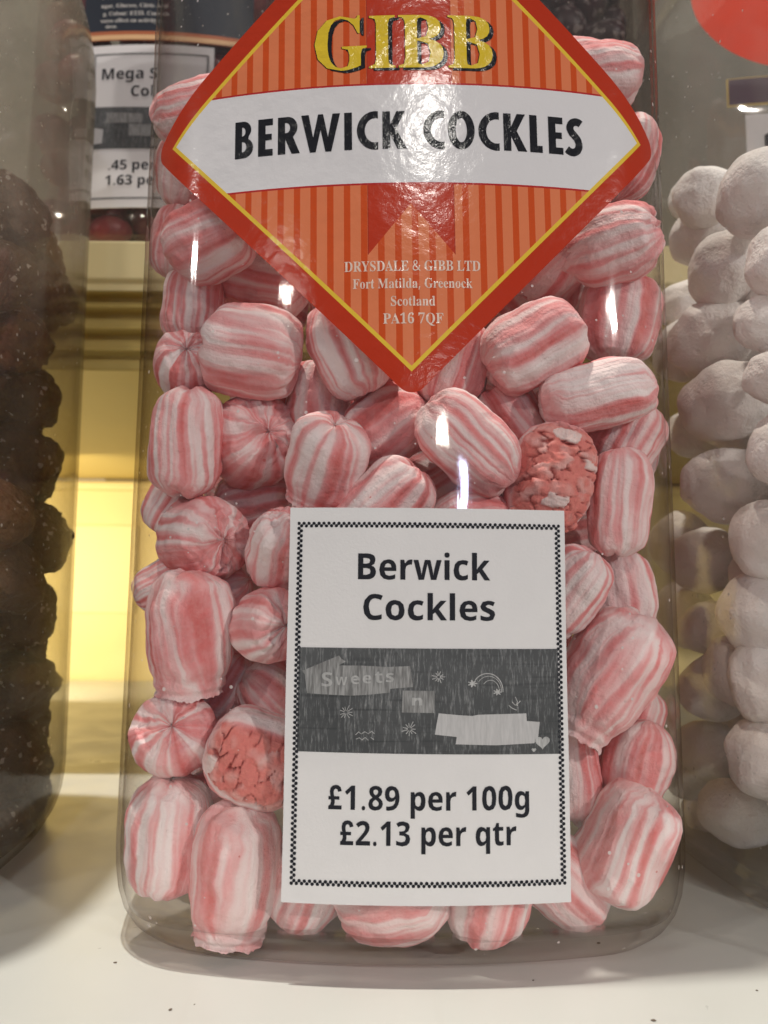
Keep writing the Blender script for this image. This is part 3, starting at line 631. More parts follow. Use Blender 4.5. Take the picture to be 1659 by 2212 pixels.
def build_diamond(jar):
    rot, cen = math.radians(1.1), (0.15, 163.3)
    bm = bm_poly([rounded_diamond(56.2, 3.2)])
    # a fine grid so the print bends with the corner
    for k in range(-55, 56, 5):
        bmesh.ops.bisect_plane(bm, geom=bm.verts[:] + bm.edges[:] + bm.faces[:], plane_co=(0, k, 0), plane_no=(0, 1, 0), dist=1e-6)
    lab = on_face('diamond_label', bm, .06, label_art(), jar, uv=True, org=ORG, rot=rot, cen=cen, step=1.5, smooth=True)
    lab['label'] = 'orange striped diamond label with a white band across it'
    kw = dict(org=ORG, rot=rot, cen=cen)
    g = lambda du, dv: text_bm(text_loops('GIBB', 'serif', 11.4, -19.0 + du, 9.15 + 2.9 + dv, 36.6))
    P = lab
    on_face('maker_lettering_shadow', g(-.16, -.03), .12, M_INK, P, **kw)
    on_face('maker_lettering_shadow', g(.85, -.55), .14, M_INK, P, **kw)
    on_face('maker_lettering', g(0, 0), .18, M_YEL, P, **kw)
    on_face('title_lettering', heavy_text('BERWICK COCKLES', 7.95, -35.7, 36.3, -5.2), .12, M_INK, P, **kw)
    bm = bmesh.new()
    for txt, v, w, cap in (('DRYSDALE & GIBB LTD', -30.5, 26.9, 2.05), ('Fort Matilda, Greenock', -34.0, 23.6, 1.95),
                           ('Scotland', -37.6, 8.7, 1.95), ('PA16 7QF', -41.15, 11.8, 2.05)):
        text_bm(text_loops(txt, 'serif', cap, .45, v, w, 'C'), bm=bm)
    on_face('address_lettering', bm, .12, M_CREAM, P, **kw)
    return lab

# ---- the price card
def picture_material():
    t = NT('grey_printed_picture'); v = t.coord()
    a = t.noise(t.scaled(v, (2600, 2600, 330)), 1.0, 3, .75)
    b = t.noise(v, 60, 3, .6)
    line = t.noise(t.scaled(v, (60, 60, 1500)), 1.0, 1, .5)
    f = t.math('ADD', t.math('ADD', t.math('MULTIPLY', t.math('SUBTRACT', a, .50, clamp=True), 1.9), t.math('MULTIPLY', b, .35)), t.math('MULTIPLY', t.math('SUBTRACT', .42, line, clamp=True), -.6))
    c = t.ramp(f, [(0.05, (.050, .053, .056)), (.22, (.090, .094, .098)), (.42, (.17, .175, .18)), (.80, (.40, .40, .40))])
    return t.done(t.bsdf(c, .6, .25))

def scrap_material(name, lo, hi):
    t = NT(name); v = t.coord()
    a = t.noise(t.scaled(v, (2200, 2200, 260)), 1.0, 2, .7)
    c = t.mix(t.math('MULTIPLY', t.math('SUBTRACT', a, .35, clamp=True), 3.0, clamp=True), lo, hi)
    return t.done(t.bsdf(c, .6, .25))

M_CARD = None
def card_material():
    t = NT('white_card'); v = t.coord()
    a = t.noise(v, 1800, 3, .6); b = t.noise(v, 90, 3, .6)
    c = t.mix(b, (.73, .715, .72), (.80, .785, .785))
    return t.done(t.bsdf(c, .55, .3, t.bump(a, .6, .00008)))
M_CARD = card_material()
M_PIC = picture_material()
M_SCRAP = scrap_material('grey_paper_print', (.16, .16, .16), (.36, .36, .36))
M_SCRAPL = scrap_material('pale_paper_print', (.46, .455, .46), (.56, .55, .555))
M_CHALK = scrap_material('chalk_print', (.34, .34, .34), (.60, .60, .60))
M_LET = scrap_material('faint_letter_print', (.36, .36, .36), (.50, .50, .50))

def checker(u0, u1, v0, v1, rng, cell=.475):
    bm = bmesh.new()
    def sq(x, y):
        h = cell / 2 * 1.04; j = lambda: rng.uniform(-.03, .03)
        pts = []
        for k in range(4):
            a0 = k * PI / 2 + PI / 4
            for da in (-.35, .35):
                pts.append((x + 1.32 * h * math.cos(a0 + da) + j(), y + 1.32 * h * math.sin(a0 + da) + j()))
        add_poly(bm, [pts])
    nu = int(round((u1 - u0) / cell)); nv = int(round((v1 - v0) / cell))
    for i in range(nu + 1):
        x = u0 + (u1 - u0) * i / nu
        sq(x, v1 - (cell if i % 2 else 0)); sq(x, v0 + (cell if i % 2 else 0))
    for i in range(2, nv - 1):
        y = v0 + (v1 - v0) * i / nv
        sq(u0 + (cell if i % 2 else 0), y); sq(u1 - (cell if i % 2 else 0), y)
    return bm

def card_body(jar, u0, u1, v0, v1, off0, off1, rng, mat, org=None):
    """a stiff card: front and back sheets with an edge between them"""
    nu, nv = 18, 24
    vs, fs = [], []
    for off in (off1, off0):
        for j in range(nv + 1):
            for i in range(nu + 1):
                a, b = i / nu, j / nv
                u = u0 + (u1 - u0) * a; v = v0 + (v1 - v0) * b
                if i in (0, nu): u += .05 * math.sin(b * 9 + i)
                vs.append(surf(u / 1000, v / 1000, off / 1000, org or ORG))
    N = (nu + 1) * (nv + 1)
    for j in range(nv):
        for i in range(nu):
            a = j * (nu + 1) + i
            fs.append((a, a + 1, a + nu + 2, a + nu + 1)); fs.append((N + a, N + a + nu + 1, N + a + nu + 2, N + a + 1))
    rim = [i for i in range(nu + 1)] + [j * (nu + 1) + nu for j in range(1, nv + 1)] + [nv * (nu + 1) + i for i in range(nu - 1, -1, -1)] + [j * (nu + 1) for j in range(nv - 1, 0, -1)]
    for k in range(len(rim)):
        a, b = rim[k], rim[(k + 1) % len(rim)]
        fs.append((b, a, N + a, N + b))
    return mesh_from('price_card', vs, fs, mat=mat, parent=jar)

def build_price_card(jar):
    rng = random.Random(4)
    card = card_body(jar, -21.9, 30.7, 14.2, 86.0, .10, .45, rng, M_CARD)
    card['label'] = 'white price card with a chequered border and a grey picture band'
    T = .52
    kw = dict(org=ORG)
    on_face('checker_border', checker(-20.1, 29.5, 17.6, 83.0, rng), T, M_INKM, card, **kw)
    bm = text_bm(text_loops('Berwick', 'sans', 4.85, -8.75, 72.5, 24.8))
    text_bm(text_loops('Cockles', 'sans', 4.75, -7.7, 65.0, 24.65), bm=bm)
    on_face('name_lettering', bm, T, M_INKM, card, **kw)
    bm = text_bm(text_loops('\u00a31.89 per 100g', 'sans', 4.25, -13.6, 30.75, 36.6))
    text_bm(text_loops('\u00a32.13 per qtr', 'sans', 4.25, -11.35, 24.55, 31.9), bm=bm)
    on_face('price_lettering', bm, T, M_INKM, card, **kw)
    # picture band
    def Q(x, y):
        return (-19.5 + (x - 65) * .0317, 59.6 - (y - 80 - (x - 65) * .012) * .0310)
    q = lambda pts: [Q(*p) for p in pts]
    pic = on_face('printed_picture', bm_poly([q([(62, 74), (1592, 92), (1600, 712), (62, 684)])]), T, M_PIC, card, **kw)
    bm = bmesh.new()
    add_poly(bm, [q([(85, 213), (300, 122), (312, 140), (340, 158), (298, 181), (440, 182), (580, 190), (715, 185), (732, 308), (600, 318), (598, 340), (480, 352), (370, 358), (190, 350), (115, 345), (100, 235)])], 0)
    add_poly(bm, [q([(672, 328), (858, 332), (855, 460), (668, 456)])], 0)
    add_poly(bm, [q([(880, 462), (1000, 474), (1075, 480), (1110, 473), (1395, 470), (1397, 515), (1475, 522), (1465, 605), (1440, 645), (1210, 652), (978, 642), (985, 600), (858, 585)])], 1)
    on_face('printed_paper_scrap', bm, T + .04, [M_SCRAP, M_SCRAPL], card, **kw)
    bm = bmesh.new()
    rr = random.Random(9)
    def line(pts, w): add_poly(bm, [q(stroke(pts, w))])
    for cx, cy, r in ((345, 455, 42), (880, 250, 38), (712, 552, 44)):
        for k in range(11):
            a = k * 2 * PI / 11 + rr.uniform(-.12, .12); r1 = r * rr.uniform(.75, 1.1)
            line([(cx + r * .22 * math.cos(a), cy + r * .22 * math.sin(a)), (cx + r1 * math.cos(a), cy + r1 * math.sin(a))], 4.2)
    for pts in ([(1330, 372), (1342, 400), (1336, 420)], [(1310, 400), (1326, 418), (1345, 422)], [(1360, 396), (1336, 420)], [(1290, 420), (1310, 438), (1338, 450)],
                [(402, 585), (420, 568), (435, 580), (455, 567), (475, 578), (495, 565), (510, 578)], [(405, 610), (425, 602), (440, 615), (458, 600), (475, 616)], [(490, 600), (508, 612)]):
        line(pts, 4.5)
    for dr in (0, 16, 40):
        arc = [(1165 + (92 - dr) * math.cos(a) + dr * .45, 335 - (103 - dr) * math.sin(a)) for a in [PI * (.78 - .80 * i / 16) for i in range(17)]]
        line(arc, 5.5 if dr == 0 else 3.5)
    for cx, cy, r in ((1078, 290, 30), (1225, 342, 27)):
        add_poly(bm, [q([(cx + r * (.72 + .28 * math.cos(7 * a)) * math.cos(a), cy + r * .75 * (.72 + .28 * math.cos(7 * a)) * math.sin(a)) for a in [2 * PI * i / 56 for i in range(56)]])])
    for cx, cy, s in ((1489, 640, 1.0), (1437, 684, .32)):
        add_poly(bm, [q([(cx + s * 2.75 * 16 * math.sin(a) ** 3, cy - s * 2.6 * (13 * math.cos(a) - 5 * math.cos(2 * a) - 2 * math.cos(3 * a) - math.cos(4 * a))) for a in [2 * PI * i / 40 for i in range(40)]])])
    on_face('printed_doodle', bm, T + .08, M_CHALK, card, **kw)
    bm = bmesh.new()
    x = 200
    for ch, w, h, y in (('S', 62, 84, 305), ('w', 68, 48, 296), ('e', 50, 50, 290), ('e', 50, 50, 286), ('t', 44, 66, 283), ('s', 46, 54, 279)):
        (a, b), (c, d) = Q(x, y), Q(x + w, y - h)
        it = text_loops(ch, 'sans', 1.0, 0, 0)
        xs = [p[0] for c_ in it[0] for p in c_]; ys = [p[1] for c_ in it[0] for p in c_]
        add = [[(a + (p[0] - min(xs)) / (max(xs) - min(xs)) * (c - a), b + (p[1] - min(ys)) / (max(ys) - min(ys)) * (d - b)) for p in c_] for c_ in it[0]]
        for g in group_loops(add): add_poly(bm, g)
        x += w + 20
    (a, b), (c, d) = Q(725, 415), Q(785, 370)
    add_poly(bm, [[(a, b), (a, d), (a + .55, d), (a + .55, d - .12), (a + 1.1, d), (c - .3, d - .05), (c, d - .4), (c, b), (c - .6, b), (c - .6, d - .55), (a + 1.0, d - .45), (a + .6, d - .7), (a + .6, b)]])
    on_face('picture_lettering', bm, T + .12, M_LET, card, **kw)
    return card
# ------------------------------------------------------------------ sweets
def sweet_material():
    t = NT('striped_sweet'); v = t.coord()
    sp = t.n('SeparateXYZ'); t.l(v, sp.inputs[0])
    oi = t.t.nodes.new('ShaderNodeObjectInfo')
    oc = t.n('SeparateColor'); t.l(oi.outputs['Color'], oc.inputs[0])       # r: paleness, g: stripe coarseness, b: twist
    x, y, z = sp.outputs
    wob = t.noise(v, 90, 2, .5)
    endk = t.math('POWER', t.math('MULTIPLY', t.math('ABSOLUTE', x), 88), 4)          # grows towards the pinched ends
    wob2 = t.noise(v, 260, 3, .6)
    ang = t.math('ADD', t.math('ARCTAN2', z, y), t.math('MULTIPLY', t.math('SUBTRACT', wob, .5), t.math('ADD', .35, t.math('MULTIPLY', endk, 1.5))))
    ang = t.math('ADD', ang, t.math('MULTIPLY', t.math('SUBTRACT', wob2, .5), t.math('MULTIPLY', endk, .9)))
    ang = t.math('ADD', ang, t.math('MULTIPLY', x, t.math('MULTIPLY', t.math('SUBTRACT', oc.outputs[2], .5), 60)))
    cs, sn = t.math('COSINE', ang), t.math('SINE', ang)
    cb = t.n('CombineXYZ')
    t.l(t.math('MULTIPLY', cs, oc.outputs[1]), cb.inputs[0]); t.l(t.math('MULTIPLY', sn, oc.outputs[1]), cb.inputs[1])
    t.l(t.math('ADD', t.math('MULTIPLY', x, 7), t.math('MULTIPLY', oi.outputs['Random'], 37)), cb.inputs[2])
    s1 = t.noise(cb.outputs[0], 3.7, 1.2, .5)
    s2 = t.noise(t.scaled(cb.outputs[0], (9, 9, 2)), 1.0, 2, .6)
    f = t.math('ADD', s1, t.math('MULTIPLY', t.math('SUBTRACT', s2, .5), .16))
    blob = t.noise(v, 150, 2, .5, .4)                                   # the gathered ends lose their stripes
    ek = t.math('MULTIPLY', endk, .75, clamp=True)
    f = t.math('ADD', t.math('MULTIPLY', f, t.math('SUBTRACT', 1.0, ek)), t.math('MULTIPLY', t.math('SUBTRACT', blob, .03), ek))
    f = t.math('SUBTRACT', f, t.math('MULTIPLY', t.math('SUBTRACT', oc.outputs[0], .5), .22))
    col = t.ramp(f, [(.33, (.90, .78, .765)), (.435, (.88, .66, .65)), (.52, (.83, .40, .40)), (.61, (.78, .255, .255)), (.72, (.70, .165, .155))])
    col = t.mix(t.math('MULTIPLY', t.math('MULTIPLY', endk, .45, clamp=True), t.math('MULTIPLY', t.math('SUBTRACT', wob2, .3, clamp=True), 2.2), clamp=True), col, (.84, .60, .59))
    # chalky bloom and little flecks
    bl = t.noise(v, 420, 4, .7)
    col = t.mix(t.math('MULTIPLY', t.math('SUBTRACT', bl, .40, clamp=True), .7), col, (.90, .71, .69))
    fl = t.n('TexVoronoi', i_Scale=330); t.l(v, fl.inputs['Vector'])
    flr = t.n('SeparateColor'); t.l(fl.outputs['Color'], flr.inputs[0])
    flm = t.math('LESS_THAN', fl.outputs['Distance'], t.math('MULTIPLY', t.math('POWER', flr.outputs[0], 30), .16))
    col = t.mix(t.math('MULTIPLY', flm, .7), col, (.60, .12, .10))
    # cracked, crumbly patch (only on the broken sweets)
    at = t.n('Attribute', attribute_name='crack'); ck = t.n('SeparateColor'); t.l(at.outputs['Color'], ck.inputs[0])
    inner = t.mix(ck.outputs[1], (.76, .23, .20), (.88, .77, .74))
    inner = t.mix(t.math('MULTIPLY', ck.outputs[2], .9), inner, (.34, .035, .03))
    gr = t.noise(v, 900, 3, .7)
    inner = t.mix(t.math('MULTIPLY', t.math('SUBTRACT', gr, .4, clamp=True), .9), inner, (.86, .36, .28))
    col = t.mix(ck.outputs[0], col, inner)
    h = t.math('ADD', t.math('MULTIPLY', t.noise(v, 260, 5, .62), 1.0), t.math('MULTIPLY', s2, .35))
    h = t.math('ADD', h, t.math('MULTIPLY', t.noise(v, 1500, 2, .6), .22))
    nrm = t.bump(h, .85, .0009)
    return t.done(t.bsdf(col, .72, .18, nrm, **{'Subsurface Weight': 0.0}))
M_SWEET = sweet_material()

def sstep(a, b, x):
    t = max(0.0, min(1.0, (x - a) / (b - a))); return t * t * (3 - 2 * t)

def sweet_mesh(L, Wd, seed, kind='barrel', hi=False):
    """a pillow-cut boiled-sugar sweet, its axis along local X; L long, Wd wide (metres)"""
    rng = random.Random(seed)
    ns, nt = (72, 104) if not hi else (110, 150)
    p = rng.uniform(2.7, 3.7)
    off = Vector((rng.uniform(-50, 50), rng.uniform(-50, 50), rng.uniform(-50, 50)))
    ends = []
    for e in (0, 1):
        k = 'round'
        if kind == 'crumple': k = 'crumple'
        elif kind == 'frill': k = 'frill' if e == 0 else 'pinch'
        elif kind == 'barrel': k = 'pinch' if rng.random() < .92 else 'frill'
        elif kind == 'smooth': k = 'round'
        ends.append(dict(k=k, ca=rng.uniform(0, PI), m=rng.randint(6, 10), ph=rng.uniform(0, 6.28), tilt=rng.uniform(-.10, .10), tl2=rng.uniform(-.10, .10)))
    flat = rng.uniform(.86, .98); fa = rng.uniform(0, PI)
    lob = [(rng.randint(7, 17), rng.uniform(0, 6.28), rng.uniform(.004, .014)) for _ in range(3)]
    R = Wd / 2; H = L / 2
    thick = 1.0 if seed % 2 == 0 else 0.0
    vs, fs, ck = [], [], []
    def fold(th, e):
        q = Vector((math.cos(th), math.sin(th), e['ph']))
        return (math.sin(e['m'] * th + e['ph'] + 2.4 * noise.noise(q * 1.7) + 1.6 * math.sin(th + e['ph'])) * .5 * (.4 + 1.2 * abs(noise.noise(q * 2.3 + off))) + noise.noise(q * 3.1 + off) * .8 + noise.noise(q * 6.5 + off) * .3)
    for i in range(ns + 1):
        q = -1 + 2 * i / ns
        s = math.copysign(1 - (1 - abs(q)) ** 1.55, q)          # finer rows towards the ends
        e = ends[0] if s < 0 else ends[1]; a_ = abs(s)
        base = max(0.0, 1 - a_ ** p) ** (1 / 2.35)
        if e['k'] == 'frill':
            base = max(base, .80 - .08 * sstep(.86, .94, a_) + .05 * sstep(.94, 1.0, a_))
        if i in (0, ns):
            pass
        for j in range(nt):
            th = 2 * PI * j / nt
            k = sstep(.45, 1.0, a_)
            r = base
            cx = s * H
            # slightly flattened cushion
            r *= 1 - (1 - flat) * math.cos(th - fa) ** 2
            for m, ph, am in lob: r *= 1 + am * math.sin(m * th + ph + 1.5 * s)
            cy, cz = r * math.cos(th), r * math.sin(th)
            if e['k'] in ('pinch', 'crumple'):
                am = .085 if e['k'] == 'pinch' else .11
                f = fold(th, e)
                g = 1 + am * k * f
                cy *= g; cz *= g
                # gathered to a crease line
                c, n_ = math.cos(e['ca']), math.sin(e['ca'])
                uu = cy * c + cz * n_; ww = -cy * n_ + cz * c
                kk = sstep(.70, 1.0, a_)
                uu *= 1 + .18 * kk; ww *= 1 - .30 * kk
                cy, cz = uu * c - ww * n_, uu * n_ + ww * c
                dent = (.16 if e['k'] == 'pinch' else .14) * kk * math.exp(-(ww / .16) ** 2) * (1 if abs(uu) < .75 else .5)
                dent += .05 * kk * f * (1 if e['k'] == 'crumple' else .5)
                cx -= math.copysign(dent * R, s)
                if e['k'] == 'crumple':                       # a folded, puckered pillow end
                    q = Vector((cy * 1.5, cz * 1.5, e['ph']))
                    r1 = 1 - abs(noise.noise(q + off)) * 2.6
                    r2 = 1 - abs(noise.noise(q * 2.1 + off)) * 2.6
                    kc = sstep(.52, .95, a_)
                    cx += math.copysign(kc * R * (.20 * r1 + .09 * r2 - .16), s)
                    cy += kc * .10 * noise.noise(q * 1.3 + off * 2); cz += kc * .10 * noise.noise(q * 1.3 - off)
            elif e['k'] == 'frill':
                kk = sstep(.84, 1.0, a_)
                fr = noise.noise(Vector((math.cos(th) * 5, math.sin(th) * 5, e['ph'] * 3))) + .6 * noise.noise(Vector((math.cos(th) * 13, math.sin(th) * 13, e['ph'])))
                cx += math.copysign(kk * R * .09 * fr, s)
                g = 1 + .05 * kk * fr
                cy *= g; cz *= g
            cx += kk_t(e, cy, cz, s) * R * .35 * k
            P = Vector((cx, cy * R, cz * R))
            nv = (P / R) * 1.25 + off
            d = noise.noise(nv) * .070 + noise.noise(nv * 2.6) * .032 + noise.noise(nv * 7) * .010 + noise.noise(Vector((cx / R * .5, 4 * math.cos(th), 4 * math.sin(th))) + off) * .018 - .022 * max(0, noise.noise(Vector((cx / R * 3, 1.6 * math.cos(th), 1.6 * math.sin(th))) + off) - .25)
            rad = Vector((cx * .35, cy * R, cz * R)); rl = rad.length
            if rl > 1e-9: P += rad / rl * d * R
            cval = (0, 0, 0)
            if kind == 'crack':
                m = math.cos(th - PI / 2)                      # the patch faces local +Z
                am = sstep(.10 + .38 * thick, .42 + .30 * thick, m + .22 * noise.noise(P / R * 2.1 + off)) * sstep(1.0, .84, a_)
                if am > 0:
                    w = Vector((cx / R * 3.3, cy * 1.9, cz * .9)) + off * .1
                    w = w + Vector((noise.noise(w * 1.5), noise.noise(w * 1.5 + Vector((7, 0, 0))), noise.noise(w * 1.5 + Vector((0, 7, 0))))) * .28
                    dist, cen = noise.voronoi(w)
                    edge = dist[1] - dist[0]
                    cell = noise.cell(cen[0] * 13.7)
                    gv = (1 - sstep(.01, .10, edge)) * sstep(-.25, .25, noise.noise(P / R * 3.1 + off))
                    P += Vector((0, cy, cz)).normalized() * R * am * (-.105 * gv + .030 * (cell - .3) + .035 * noise.noise(P / R * 6 + off) + .025 * noise.noise(P / R * 15 + off))
                    wht = .9 if cell > .80 else max(0.0, .30 * cell + .5 * noise.noise(P / R * 4 + off))
                    cval = (am, wht, gv)
            vs.append(P); ck.append(cval)
    for i in range(ns):
        for j in range(nt):
            k = (j + 1) % nt
            fs.append((i * nt + j, i * nt + k, (i + 1) * nt + k, (i + 1) * nt + j))
    # closed ends
    for i0, sg, e in ((0, -1, ends[0]), (ns, 1, ends[1])):
        rows = [vs[i0 * nt + j] for j in range(nt)]
        c = sum(rows, Vector()) / nt
        deep = .16 if e['k'] == 'frill' else .05
        last = list(range(i0 * nt, i0 * nt + nt))
        for fr in (.92, .66, .33):
            cur = []
            for j in range(nt):
                q = c + (rows[j] - c) * fr
                q.x = rows[j].x * fr + c.x * (1 - fr) - sg * deep * R * (1 - fr) * (2.2 if fr > .9 else 1) + noise.noise(q / R * 5 + off) * .05 * R
                vs.append(q); ck.append((0, 0, 0)); cur.append(len(vs) - 1)
            for j in range(nt):
                k = (j + 1) % nt
                qd = (last[j], last[k], cur[k], cur[j])
                fs.append(qd[::-1] if sg < 0 else qd)
            last = cur
        vs.append(Vector((c.x - sg * deep * R, c.y, c.z))); ck.append((0, 0, 0)); t = len(vs) - 1
        for j in range(nt):
            k = (j + 1) % nt
            q = (last[j], last[k], t); fs.append(q[::-1] if sg < 0 else q)
    me = bpy.data.meshes.new('striped_sweet'); me.from_pydata([tuple(v) for v in vs], [], fs); me.update()
    at = me.color_attributes.new('crack', 'FLOAT_COLOR', 'POINT')
    at.data.foreach_set('color', [q for c in ck for q in (*c, 1.0)])
    me.shade_smooth(); me.materials.append(M_SWEET)
    return me

def kk_t(e, cy, cz, s):
    return math.copysign(1, s) * (cy * e['tilt'] * 2 + cz * e['tl2'] * 2)

def pix_dir(x, y):
    return fw + rt * ((x - CX) / F_PX) - up * ((y - CY) / F_PX)

def wall_t(x, y):
    """distance along the ray (per unit of pix_dir) to the jar's front wall"""
    d = pix_dir(x, y); best = None
    for i in range(-140, 140):
        pa, pb = face_xy(i * .0005), face_xy((i + 1) * .0005)
        ca = (pa[0] - CAM.x) * d.y - (pa[1] - CAM.y) * d.x
        cb = (pb[0] - CAM.x) * d.y - (pb[1] - CAM.y) * d.x
        if ca == 0 or (ca < 0) != (cb < 0):
            w = ca / (ca - cb); py = pa[1] + (pb[1] - pa[1]) * w; px = pa[0] + (pb[0] - pa[0]) * w
            t = ((px - CAM.x) * d.x + (py - CAM.y) * d.y) / (d.x ** 2 + d.y ** 2)
            if best is None or t < best: best = t
    if best is None:
        best = (.030 - CAM.y) / d.y
    return best

